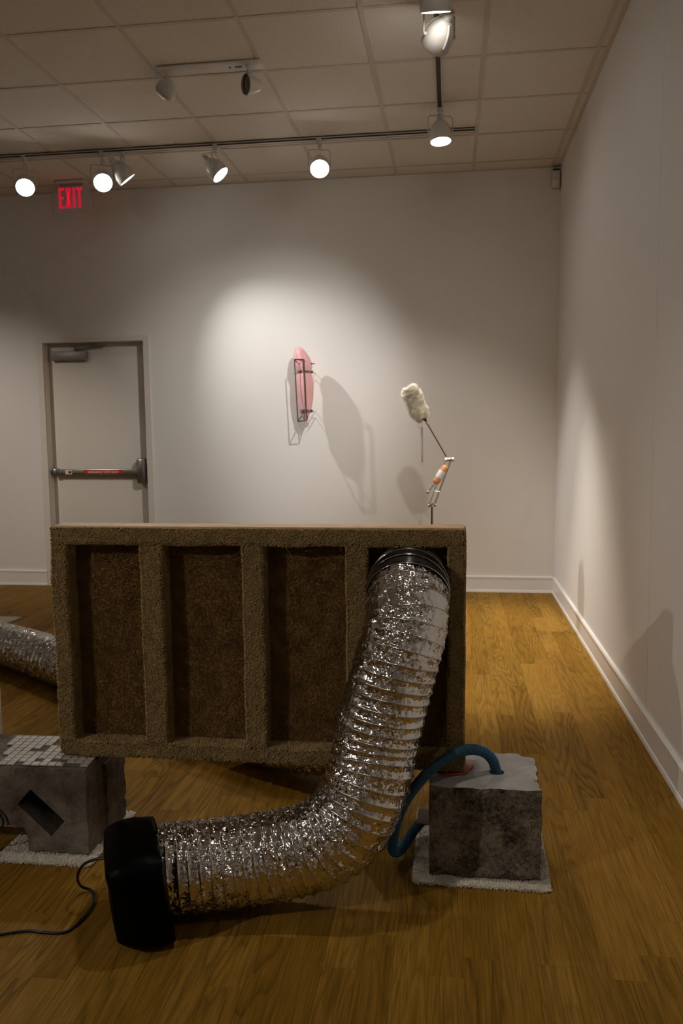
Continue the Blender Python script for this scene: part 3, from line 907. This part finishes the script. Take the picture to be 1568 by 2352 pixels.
# black collar bands on the first bend
def band(cpts, r, w, m, parent, name):
    C = np.array(cpts, float)
    obj(name, MB().tube(C, [r - .002, r, r, r - .002][:len(C)] if len(C) == 4 else r, 64, cap=False), m, parent, smooth=60)
for k0, w in ((32, 12), (45, 10)):
    C = C1[k0:k0 + w]
    rr_ = np.full(len(C), R1 + .0030); rr_[0] = rr_[-1] = R1 + .0005
    obj('collar_band', MB().tube(C, rr_, 72, cap=False), M['blackband'], d1, smooth=60)
for k0 in (31, 44, 55):
    c = C1[k0]; Nn, Bb = N1[k0], B1[k0]
    W = np.array([c + (Nn * math.cos(a) + Bb * math.sin(a)) * (R1 + .0035) for a in np.linspace(0, 2 * PI, 80, endpoint=False)])
    obj('collar_rim', MB().tube(W, .0016, 6, closed=True), M['chrome'], d1, smooth=180)

ctrl2 = [(-4.35, -1.98, .128), (-3.75, -2.27, .128), (-3.24, -2.53, .128), (-2.75, -2.86, .128), (-2.20, -3.26, .128), (-1.62, -3.63, .128), (-1.22, -3.84, .20), (-1.03, -3.98, .42), (-.975, -4.06, .66), (-.973, -4.135, .84), (-.973, -4.242, .886)]
d2, C2, T2, N2, B2 = foil_duct('foil_duct', 'silver foil duct lying across the floor behind the carpeted frame', ctrl2, R1 + .004, .045, 180, 10, 90, 1.0, .0015)

# black wrapped fan at the end of the duct
c = np.array([-1.700, -4.748, 0.0]); ax = np.array([-.91, -.415, 0.0]); ax /= np.linalg.norm(ax); wy = np.array([-ax[1], ax[0], 0]) * -1
fan = thing('wrapped_fan', 'black plastic-wrapped fan box on the floor at the duct end', 'fan', tuple(c))
bm = bmesh.new()
bmesh.ops.create_cube(bm, size=2.0)
bmesh.ops.subdivide_edges(bm, edges=bm.edges[:], cuts=22, use_grid_fill=True)
hx, hy, hz = .076, .158, .132
for v in bm.verts:
    p = np.array(v.co)
    # superellipsoid rounding across the broad face, softer across the thickness
    yz_ = p[1:]
    k = max(abs(yz_[0]), abs(yz_[1])); l4 = (abs(yz_[0]) ** 5 + abs(yz_[1]) ** 5) ** .2
    if l4 > 1e-6: yz_ = yz_ * (k / l4)
    edge = max(abs(yz_[0]), abs(yz_[1]))
    x = p[0]
    swell = 1 - .16 * x * x * (1 if x > 0 else .25)          # narrower towards the closed end
    y_, z_ = yz_ * swell
    xx = x * (1 - .10 * edge ** 4)
    w = c + ax * hx * xx + wy * hy * y_ + np.array([0, 0, 1]) * (hz * z_ + hz + .002) + ax * (hz * z_ * .13)
    v.co = Vector(w)
V = np.array([v.co[:] for v in bm.verts])
dv = np.stack([vnoise(V * 14, 61), vnoise(V * 14 + 9, 62), vnoise(V * 14 + 5, 63)], 1) * .003 + np.stack([vnoise(V * 45, 64), vnoise(V * 45, 65), vnoise(V * 45, 66)], 1) * .0022
V = V + dv; V[:, 2] = np.maximum(V[:, 2], .001)
for v, q in zip(bm.verts, V): v.co = Vector(q - c)
me = bpy.data.meshes.new('wrapped_body'); bm.to_mesh(me); bm.free()
link('wrapped_body', me, M['blackwrap'], fan, smooth=60)
cordp = spline([(-1.775, -4.70, .168), (-1.84, -4.70, .160), (-1.885, -4.692, .135), (-1.915, -4.668, .085), (-1.928, -4.625, .030), (-1.905, -4.606, .006), (-1.878, -4.645, .004), (-1.868, -4.70, .004), (-1.873, -4.765, .004), (-1.893, -4.806, .004), (-1.95, -4.812, .004), (-2.00, -4.811, .004), (-2.08, -4.842, .004), (-2.25, -4.90, .004), (-2.6, -4.95, .004)], 120)
obj('power_cord', MB().tube(cordp, .0042, 8), M['cable'], fan, smooth=180)

# ================================================================== concrete blocks and mats
def rough_box(x0, x1, y0, y1, z0, z1, step, amp, seed, chip=.006):
    V, F = [], []
    def grid(o_, a, c, na, nc, flip):
        base = len(V)
        for i in range(na + 1):
            for j in range(nc + 1):
                V.append(o_ + a * i / na + c * j / nc)
        for i in range(na):
            for j in range(nc):
                f = (base + i * (nc + 1) + j, base + (i + 1) * (nc + 1) + j, base + (i + 1) * (nc + 1) + j + 1, base + i * (nc + 1) + j + 1)
                F.append(f[::-1] if flip else f)
    X, Y, Z = np.array([x1 - x0, 0, 0]), np.array([0, y1 - y0, 0]), np.array([0, 0, z1 - z0])
    n = [max(2, int(round(np.linalg.norm(q) / step))) for q in (X, Y, Z)]
    o_ = np.array([x0, y0, z0])
    grid(o_, X, Y, n[0], n[1], True); grid(o_ + Z, X, Y, n[0], n[1], False)
    grid(o_, X, Z, n[0], n[2], False); grid(o_ + Y, X, Z, n[0], n[2], True)
    grid(o_, Y, Z, n[1], n[2], True); grid(o_ + X, Y, Z, n[1], n[2], False)
    V = np.array(V)
    cen = np.array([(x0 + x1) / 2, (y0 + y1) / 2, (z0 + z1) / 2]); hal = (np.array([x1 - x0, y1 - y0, z1 - z0])) / 2
    k = np.sort((hal - np.abs(V - cen)), axis=1)               # distances to the faces
    e = np.clip(1 - k[:, 1] / .022, 0, 1) * (k[:, 0] < 1e-6)   # nearness to an arris
    dirn = (V - cen) / hal
    big = np.where(np.abs(dirn) > .8, dirn, 0); big /= np.maximum(np.linalg.norm(big, axis=1), 1e-9)[:, None]
    ch = np.clip(vnoise(V * 38, seed + 7) + vnoise(V * 90, seed + 8) * .6 + .25, 0, 2) * chip
    D = np.stack([vnoise(V * 24, seed), vnoise(V * 24 + 7, seed + 1), vnoise(V * 24 + 13, seed + 2)], 1) * amp
    D += np.stack([vnoise(V * 110, seed + 3), vnoise(V * 110 + 7, seed + 4), vnoise(V * 110 + 13, seed + 5)], 1) * amp * .45
    V2 = V + D - big * (ch * e)[:, None]
    V2[:, 2] = np.maximum(V2[:, 2], z0)
    return V2, F

def rough_object(name, V, F, mats, parent, facemat=None, cutters=()):
    o0 = origin_of(parent)
    bm = bmesh.new()
    vs_ = [bm.verts.new(q - o0) for q in V]
    for f in F:
        fc = bm.faces.new([vs_[i] for i in f])
        fc.smooth = True
    bmesh.ops.remove_doubles(bm, verts=bm.verts, dist=1e-5)
    bmesh.ops.recalc_face_normals(bm, faces=bm.faces)
    if facemat:
        bm.normal_update()
        for f in bm.faces: f.material_index = facemat(f)
    me = bpy.data.meshes.new(name); bm.to_mesh(me); bm.free()
    for m in mats: me.materials.append(m)
    o = bpy.data.objects.new(name, me); COL.objects.link(o); o.location = o0
    if cutters:
        cs = []
        for cb in cutters:
            cm = bpy.data.meshes.new('cut'); cm.from_pydata([tuple(np.array(q) - o0) for q in cb.v], [], cb.f)
            b2 = bmesh.new(); b2.from_mesh(cm); bmesh.ops.recalc_face_normals(b2, faces=b2.faces); b2.to_mesh(cm); b2.free()
            co = bpy.data.objects.new('cut', cm); COL.objects.link(co); co.location = o0; cs.append(co)
            md = o.modifiers.new('cut', 'BOOLEAN'); md.operation = 'DIFFERENCE'; md.solver = 'EXACT'; md.object = co
        dg = bpy.context.evaluated_depsgraph_get()
        nm = bpy.data.meshes.new_from_object(o.evaluated_get(dg))
        o.modifiers.clear(); o.data = nm; nm.name = name
        bpy.data.meshes.remove(me)
        for co in cs:
            cm = co.data; bpy.data.objects.remove(co); bpy.data.meshes.remove(cm)
        me = nm
    me.set_sharp_from_angle(angle=math.radians(38))
    o.parent = parent; o.location = (0, 0, 0)
    return o

def mat_rug(label, quad, seed, h=.010, dens=60000, group='cream pile mats'):
    """soft terry mat, quad of floor corners counter-clockwise"""
    Q = np.array(quad, float)
    t = thing('pile_mat', label, 'mat', (*Q.mean(0), 0.0), group)
    n = len(Q)
    q = [(x, y, .0005) for x, y in Q] + [(x, y, h * .55) for x, y in Q]
    obj('mat_backing', MB().add(q, [tuple(range(n)), tuple(range(2 * n - 1, n - 1, -1))] + [(i, (i + 1) % n, n + (i + 1) % n, n + i) for i in range(n)]), M['terry'], t)
    rng = np.random.default_rng(seed)
    e1, e2 = Q[1] - Q[0], Q[3] - Q[0]
    area = abs(e1[0] * e2[1] - e1[1] * e2[0])
    m_ = int(area * dens)
    st = rng.random((m_, 2))
    P = Q[0] + st[:, :1] * (Q[1] - Q[0]) * (1 - st[:, 1:]) + st[:, 1:] * (Q[3] - Q[0]) * (1 - st[:, :1]) + st[:, :1] * st[:, 1:] * (Q[2] - Q[0])
    P = np.concatenate([P, np.full((m_, 1), h * .5)], 1); Nn = np.tile([0, 0, 1.0], (m_, 1))
    # fringe along the edges
    EP, EN = [P], [Nn]
    for i in range(n):
        a, c_ = Q[i], Q[(i + 1) % n]
        ln = np.linalg.norm(c_ - a); k = int(ln * 2200)
        tt = rng.random((k, 1))
        out = np.array([(c_ - a)[1], -(c_ - a)[0]]) / ln
        EP.append(np.concatenate([a + tt * (c_ - a), rng.uniform(.002, h * .6, (k, 1))], 1))
        EN.append(np.tile([out[0], out[1], .25], (k, 1)))
    tuft_object('mat_pile', np.concatenate(EP), np.concatenate(EN), np.where(np.concatenate(EN)[:, 2] > .9, .0052, .0090), .0017, M['terry'], t, seed, .7)
    return t

mat_rug('cream pile mat under the plain concrete block on the right', [(-.950, -4.448), (-.555, -4.452), (-.548, -4.115), (-.945, -4.10)], 21)
mat_rug('cream pile mat under the tiled concrete block on the left', [(-2.285, -4.472), (-1.975, -4.472), (-1.968, -4.120), (-2.285, -4.105)], 22)
mat_rug('cream mat on the floor beyond the far duct at the left edge', [(-4.65, -1.60), (-4.02, -1.56), (-3.985, -1.25), (-4.62, -1.22)], 23, dens=9000)

BZ = .013
rb = thing('concrete_block', 'rough concrete block with pale top and blue hose, on the right', 'concrete block', (-.742, -4.28, BZ))
V, F = rough_box(-.908, -.574, -4.415, -4.128, BZ, .2945, .0065, .0016, 31, .009)
# slanted chipped back right corner and the faint form-work ridges on the front
V[:, 1] -= np.clip((V[:, 0] + .72), 0, 1) * .16 * np.clip((V[:, 1] + 4.30) / .17, 0, 1)
for zc in (.150, .083):
    on = (np.abs(V[:, 1] + 4.415) < .006)
    V[on, 1] -= .0035 * np.exp(-((V[on, 2] - zc - .004 * np.sin(V[on, 0] * 25)) / .0045) ** 2) * np.clip(vnoise(V[on] * np.array([14, 0, 0]) + zc * 90, 5) + .6, 0, 1)
hole = MB().lathe([(.0225, -.06), (.0225, .05)], (-.700, -4.292, .2945), (.25, .05, 1), 24)
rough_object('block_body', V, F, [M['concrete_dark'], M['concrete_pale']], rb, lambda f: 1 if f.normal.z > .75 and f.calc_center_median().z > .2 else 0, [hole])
# white pipe fitting and the hose
obj('pipe_fitting', MB().lathe([(.019, 0), (.0255, .0), (.0255, .046), (.019, .046)], (-.905, -4.235, .105), (-.80, -.10, .12), 24), M['pvc'], rb, smooth=40)
hs = thing('ribbed_hose', 'blue ribbed hose looping from the block top to its side', 'hose', (-.80, -4.3, .20))
hp = spline([(-.698, -4.292, .262), (-.703, -4.292, .300), (-.716, -4.296, .338), (-.748, -4.312, .368), (-.795, -4.345, .383), (-.850, -4.385, .373), (-.900, -4.412, .345), (-.940, -4.425, .305), (-.973, -4.425, .258), (-.997, -4.418, .205), (-1.014, -4.402, .140), (-1.022, -4.378, .085),
             (-1.020, -4.345, .043), (-1.004, -4.312, .028), (-.984, -4.282, .042), (-.958, -4.255, .072), (-.930, -4.240, .098), (-.905, -4.236, .104)], 900)
obj('hose_wall', MB().tube(hp[::6], .0155, 20), M['hose_black'], hs, smooth=180)
Tt, Nn, Bb = frames(hp)
hl = np.linalg.norm(np.diff(hp, axis=0), axis=1).sum()
turns = int(hl / .0054)
m_ = turns * 22
idx = np.linspace(0, 899, m_)
aw = np.linspace(0, turns * 2 * PI, m_)
Cw = np.stack([np.interp(idx, np.arange(900), hp[:, j]) for j in range(3)], 1)
Nw = np.stack([np.interp(idx, np.arange(900), Nn[:, j]) for j in range(3)], 1)
Bw = np.stack([np.interp(idx, np.arange(900), Bb[:, j]) for j in range(3)], 1)
obj('helix_rib', MB().tube(Cw + (Nw * np.cos(aw)[:, None] + Bw * np.sin(aw)[:, None]) * .0158, .00125, 6), M['hose_blue'], hs, smooth=180)
o = obj('rubber_shim', MB().add([(-.872, -4.352, .2965), (-.795, -4.330, .2965), (-.770, -4.262, .2965), (-.860, -4.255, .2965), (-.872, -4.352, .3035), (-.795, -4.330, .3035), (-.770, -4.262, .3035), (-.860, -4.255, .3035)],
                                [(0, 3, 2, 1), (4, 5, 6, 7), (0, 1, 5, 4), (1, 2, 6, 5), (2, 3, 7, 6), (3, 0, 4, 7)]), M['red_shim'], base=(-.82, -4.30, .2965), bevel=.001)
tag(o, 'red shim wedged between the carpeted frame and the right block', 'shim')

lb = thing('concrete_block', 'grey concrete block with a slanted slot and mosaic-tiled top, on the left', 'concrete block', (-2.20, -4.29, BZ))
V, F = rough_box(-2.52, -1.997, -4.42, -4.150, BZ, .2945, .0085, .0013, 51, .005)
slot = [(-2.187, .222), (-2.075, .121), (-2.123, .066), (-2.235, .169)]
def prism(pl, y0, y1):
    n = len(pl)
    return MB().add([(x, y0, z) for x, z in pl] + [(x, y1, z) for x, z in pl], [tuple(range(n)), tuple(range(2 * n - 1, n - 1, -1))] + [(i, (i + 1) % n, n + (i + 1) % n, n + i) for i in range(n)])
cut1 = prism(slot, -4.50, -4.215)
cut2 = prism([(-2.60, -.05), (-2.203, -.05), (-2.203, .060), (-2.216, .090), (-2.26, .096), (-2.60, .10)], -4.50, -4.0)
rough_object('block_body', V, F, [M['concrete_mid']], lb, None, [cut1, cut2])
V, F = rough_box(-2.06, -1.984, -4.290, -4.140, BZ, .262, .0085, .0016, 57, .006)
rough_object('block_spur', V, F, [M['concrete_mid']], lb)
cd = obj('power_cord', MB().tube(spline([(-2.52, -4.428, .22), (-2.40, -4.432, .200), (-2.315, -4.434, .165), (-2.283, -4.434, .128), (-2.280, -4.434, .105), (-2.298, -4.436, .080), (-2.37, -4.46, .035), (-2.48, -4.52, .006), (-2.7, -4.6, .005)], 60), .0038, 8), M['cable'], smooth=180, base=(-2.45, -4.54, 0))
tag(cd, 'black cord loop at the left edge beside the slotted concrete block', 'cord')

# mosaic sheet on the left block
ms = thing('mosaic_sheet', 'sheet of small stone mosaic tiles with gaps, lying on the left block', 'tile sheet', (-2.16, -4.28, .2955))
ang = math.radians(3.0); ca, sa = math.cos(ang), math.sin(ang)
org = np.array([-2.297, -4.418])
pitch = .0272
def sheet(x, y): return (org[0] + ca * x - sa * y, org[1] + sa * x + ca * y)
b = MB()
q = [sheet(.004, .004), sheet(pitch * 10.6, .004), sheet(pitch * 10.6, pitch * 8.6), sheet(-.02, pitch * 8.6)]
b.add([(x, y, .2955) for x, y in q] + [(x, y, .2968) for x, y in q], [(0, 3, 2, 1), (4, 5, 6, 7), (0, 1, 5, 4), (1, 2, 6, 5), (2, 3, 7, 6), (3, 0, 4, 7)])
obj('backing_mesh', b, M['mesh'], ms)
miss = {(0, 2), (0, 8), (1, 6), (1, 7), (4, 2), (4, 3), (5, 3), (6, 4), (7, 4), (6, 5), (7, 5), (5, 6)}
s_ = pitch * .46
tme = bpy.data.meshes.new('tile')
bb_ = MB().add([(-s_, -s_, 0), (s_, -s_, 0), (s_, s_, 0), (-s_, s_, 0), (-s_ + .0008, -s_ + .0008, .0042), (s_ - .0008, -s_ + .0008, .0042), (s_ - .0008, s_ - .0008, .0042), (-s_ + .0008, s_ - .0008, .0042)],
               [(0, 3, 2, 1), (4, 5, 6, 7), (0, 1, 5, 4), (1, 2, 6, 5), (2, 3, 7, 6), (3, 0, 4, 7)])
tme.from_pydata(bb_.v, [], bb_.f)
tme.materials.append(M['mosaic'])
for j in range(9):
    for i in range(-2 if j > 5 else (-1 if j > 2 else 0), 11):
        if (j, i) in miss or prng.random() < .02: continue
        x, y = sheet((i + .5) * pitch, (j + .5) * pitch)
        o = link('tile', tme, None, ms)
        o.location = (x + 2.16, y + 4.28, .0014 + prng.uniform(0, .0005))
        o.rotation_euler = (prng.uniform(-.02, .02), prng.uniform(-.02, .02), ang + prng.uniform(-.03, .03))

# white pedestal at the left edge
pd = thing('pedestal', 'white display pedestal at the left edge behind the tiled block', 'pedestal', (-2.92, -3.88, 0))
obj('plinth_body', MB().box(-3.12, -2.716, -4.08, -3.68, .0, 1.02), M['pedestal'], pd, bevel=.003)
obj('top_plate', MB().box(-3.125, -2.713, -4.085, -3.677, 1.02, 1.04), M['pedestal'], pd, bevel=.002)

# ================================================================== pink wall sculpture
pk = thing('wall_sculpture', 'glossy pink organic form strapped in a steel frame on the back wall', 'sculpture', (-2.05, 0, 1.72))
zs = np.array([1.436, 1.450, 1.480, 1.530, 1.600, 1.680, 1.740, 1.790, 1.822, 1.845, 1.875, 1.915, 1.955, 1.990, 2.012, 2.026, 2.032])
axw = np.array([.008, .018, .032, .050, .064, .072, .073, .069, .056, .066, .077, .074, .062, .046, .032, .018, .004])
ayw = np.array([.010, .022, .038, .055, .068, .075, .076, .074, .070, .073, .077, .074, .064, .050, .036, .020, .005])
cxw = np.array([-2.026, -2.026, -2.024, -2.022, -2.022, -2.024, -2.026, -2.028, -2.030, -2.033, -2.036, -2.042, -2.052, -2.060, -2.068, -2.073, -2.076])
zi = np.concatenate([np.linspace(1.436, 1.46, 8), np.linspace(1.465, 2.0, 90), np.linspace(2.003, 2.032, 12)])
AX, AY, CX = np.interp(zi, zs, axw), np.interp(zi, zs, ayw), np.interp(zi, zs, cxw)
def sm(a):
    k = np.array([1, 2, 3, 2, 1.]) / 9
    b_ = np.convolve(np.pad(a, 2, mode='edge'), k, 'valid'); b_[0] = a[0]; b_[-1] = a[-1]; return b_
AX, AY = sm(AX), sm(AY)
notch = np.exp(-((zi - 1.826) / .016) ** 2)
seg = 64
an = np.arange(seg) / seg * 2 * PI
V = []
for i, z in enumerate(zi):
    for a in an:
        x = math.cos(a) * AX[i]; y = math.sin(a) * AY[i]
        if math.sin(a) > 0: y *= 1 - .28 * notch[i]
        if math.sin(a) < 0:
            y -= .016 * math.exp(-(x / .024) ** 2) * min(1, AX[i] / .05)      # raised keel towards the room
        V.append((CX[i] + x, -.178 + y, z))
n = len(zi)
F = [(i * seg + k, i * seg + (k + 1) % seg, (i + 1) * seg + (k + 1) % seg, (i + 1) * seg + k) for i in range(n - 1) for k in range(seg)] + [tuple(range(seg))[::-1], tuple((n - 1) * seg + k for k in range(seg))]
obj('pink_body', MB().add(V, F), M['pink'], pk, smooth=180)
fy = -.282
fc = np.array([(-2.087, fy, 1.920), (-2.010, fy, 1.918), (-1.993, fy, 1.434), (-2.067, fy, 1.428)])
obj('frame', MB().tube([fc[0], fc[1]], .0048, 8).tube([fc[1], fc[2]], .0048, 8).tube([fc[2], fc[3]], .0048, 8).tube([fc[3], fc[0]], .0048, 8), M['darksteel'], pk, smooth=60)
obj('frame_stay', MB().tube([fc[0], (-2.045, -.12, 1.86)], .004, 8).tube([fc[1], (-2.020, -.12, 1.86)], .004, 8).tube([fc[2], (-2.005, -.13, 1.50)], .004, 8).tube([fc[3], (-2.045, -.13, 1.50)], .004, 8), M['darksteel'], pk, smooth=60)
for z in (1.826, 1.512):
    i = int(np.argmin(np.abs(zi - z)))
    ring = [(CX[i] + math.cos(a) * (AX[i] + .004), -.178 + math.sin(a) * (AY[i] + .004) - (.016 * math.exp(-((math.cos(a) * AX[i]) / .024) ** 2) if math.sin(a) < 0 else 0), z) for a in an]
    q = [(x, y, z - .009) for x, y, _ in ring] + [(x, y, z + .009) for x, y, _ in ring]
    obj('strap', MB().add(q, [(k, (k + 1) % seg, seg + (k + 1) % seg, seg + k) for k in range(seg)]), M['steel'], pk, smooth=60)
    ex_ = CX[i] + AX[i]
    obj('clamp', MB().box(ex_ - .004, ex_ + .020, -.193, -.163, z - .012, z + .012), M['chrome'], pk, bevel=.002)
    for dz in (.0, -.055):
        obj('wall_rod', MB().tube([(ex_ + .008, -.178, z + dz), (ex_ + .008, -.001, z + dz)], .0055, 10), M['acrylic'], pk, smooth=60)
obj('thumb_screw', MB().tube([(-1.970, -.20, 1.890), (-1.935, -.20, 1.890)], .004, 8).lathe([(.007, 0), (.007, .006)], (-1.968, -.20, 1.890), (1, 0, 0), 10), M['darksteel'], pk)

# ================================================================== jointed stand with duster
DY = -1.20
ds = thing('duster_stand', 'jointed steel arm holding a cream fluffy duster behind the carpeted frame', 'sculpture', (-.974, DY, 0))
obj('base_plate', MB().lathe([(.13, 0), (.13, .008), (.125, .012), (.015, .014)], (-.974, DY, .001), (0, 0, 1), 40), M['darksteel'], ds, smooth=40)
obj('rod', MB().tube([(-.974, DY, .01), (-.972, DY, .835)], .0075, 12), M['darksteel'], ds, smooth=60)
lo_, hi_ = np.array([-.971, DY, .838]), np.array([-.858, DY, 1.150])
obj('lower_joint', MB().lathe([(.010, -.030), (.015, -.028), (.015, -.016), (.010, -.014), (.017, 0), (.010, .014), (.015, .016), (.015, .028), (.010, .030)], lo_, (1, 0, .12), 16), M['chrome'], ds, smooth=50)
obj('upper_joint', MB().lathe([(.010, -.030), (.015, -.028), (.015, -.016), (.011, -.014), (.015, 0), (.011, .014), (.015, .016), (.015, .028), (.010, .030)], hi_ + np.array([.004, 0, 0]), (1, 0, .05), 16), M['chrome'], ds, smooth=50)
for dx, dy in ((-.021, -.008), (.018, -.008), (.012, .010)):
    obj('arm_bar', MB().tube([lo_ + np.array([dx, dy, .0]), hi_ + np.array([dx, dy, 0])], .0032, 8), M['steel'], ds, smooth=60)
obj('cross_bar', MB().tube([lo_ + (hi_ - lo_) * .31 + np.array([-.021, -.008, 0]), lo_ + (hi_ - lo_) * .31 + np.array([.018, -.008, 0])], .003, 8), M['steel'], ds)
ca_, cb_ = np.array([-.951, DY - .035, .990]), np.array([-.876, DY - .035, 1.112])
dd = cb_ - ca_; ln = np.linalg.norm(dd)
ck = obj('cork_grip', MB().lathe([(.010, 0), (.020, .004), (.0245, .015), (.0245, .05), (.0245, ln - .045), (.023, ln - .02), (.018, ln - .006), (.008, ln)], ca_, dd, 20), M['cork'], ds, smooth=60)
obj('tape_band', MB().lathe([(.0256, .045), (.0262, .05), (.0262, .098), (.0256, .10)], ca_, dd, 20, (False, False)), M['paper'], ck, smooth=60)
bl = np.array([-.998, DY - .035, .930])
obj('lever', MB().tube([ca_ + dd * .05, bl], .004, 8).lathe([(.001, -.012), (.009, -.009), (.0125, 0), (.009, .009), (.001, .012)], bl, (0, 0, 1), 14), M['steel'], ds, smooth=60)
cone = np.array([-1.010, DY, 1.405])
obj('wand', MB().tube([hi_ + np.array([-.012, 0, .01]), cone], .0042, 8), M['darksteel'], ds, smooth=60)
wd = np.array([-.118, 0, .224]); wd /= np.linalg.norm(wd)
fer = obj('ferrule', MB().lathe([(.006, -.004), (.008, .012), (.018, .034), (.016, .042)], cone, wd, 16), M['blackband'], ds, smooth=50)
obj('brass_ring', MB().lathe([(.0065, -.018), (.0075, -.016), (.0075, .002), (.0065, .003)], cone, wd, 14), M['brass'], fer, smooth=50)
c0, c1 = cone + wd * .025 + np.array([-.012, 0, .010]), np.array([-1.128, DY, 1.632])
core = spline([c0, c0 + (c1 - c0) * .33 + np.array([-.010, 0, -.004]), c0 + (c1 - c0) * .66, c1], 30)
rad = np.interp(np.linspace(0, 1, 30), [0, .06, .2, .35, .6, .85, .95, 1.0], [.014, .036, .044, .036, .041, .043, .034, .014])
dk = obj('duster_head', MB().tube(core, rad, 18), M['duster'], ds, smooth=180)
T_, N_, B_ = frames(core)
g = np.random.default_rng(71)
nh = 26000
ii = g.random(nh) * 28.99; i0 = ii.astype(int)
aa = g.random(nh) * 2 * PI
rad_i = np.interp(ii, np.arange(30), rad)
U = N_[i0] * np.cos(aa)[:, None] + B_[i0] * np.sin(aa)[:, None]
Pc = np.stack([np.interp(ii, np.arange(30), core[:, j]) for j in range(3)], 1)
P = Pc + U * rad_i[:, None] * .9
endk = np.clip((ii - 25) / 4, 0, 1)[:, None] * T_[i0] * .9 - np.clip((3 - ii) / 3, 0, 1)[:, None] * T_[i0] * .6
clump = np.stack([vnoise(P * 55, 81), vnoise(P * 55, 82), vnoise(P * 55, 83)], 1)
tuft_object('wool_pile', P, U + endk + clump * 1.3, .031, .0009, M['duster'], dk, 72, .35, .15)
sp_t, sp_b = np.array([-1.040, DY - .02, 1.372]), np.array([-1.037, DY - .02, 1.135])
t_ = np.linspace(0, 1, 1100)
sp = sp_t + (sp_b - sp_t) * t_[:, None] + np.stack([np.cos(t_ * 34 * 2 * PI), np.sin(t_ * 34 * 2 * PI), 0 * t_], 1) * .0070
sprg = obj('coil_spring', MB().tube(sp, .0019, 6), M['chrome'], ds, smooth=180)
def hook(c_, r_):
    return MB().tube([(c_[0] + r_ * math.cos(a), c_[1], c_[2] + r_ * math.sin(a)) for a in np.linspace(1.2, 6.9, 18)], .0015, 6)
obj('spring_hook', hook((-1.037, DY - .02, 1.125), .009).tube([sp_t, sp_t + np.array([0, .01, .035])], .0015, 6), M['chrome'], sprg)
obj('eye_hook', hook((-1.060, DY - .02, 1.372), .009).tube([(-1.060, DY - .02, 1.380), (-1.058, DY - .01, 1.42)], .0015, 6), M['chrome'], ds)
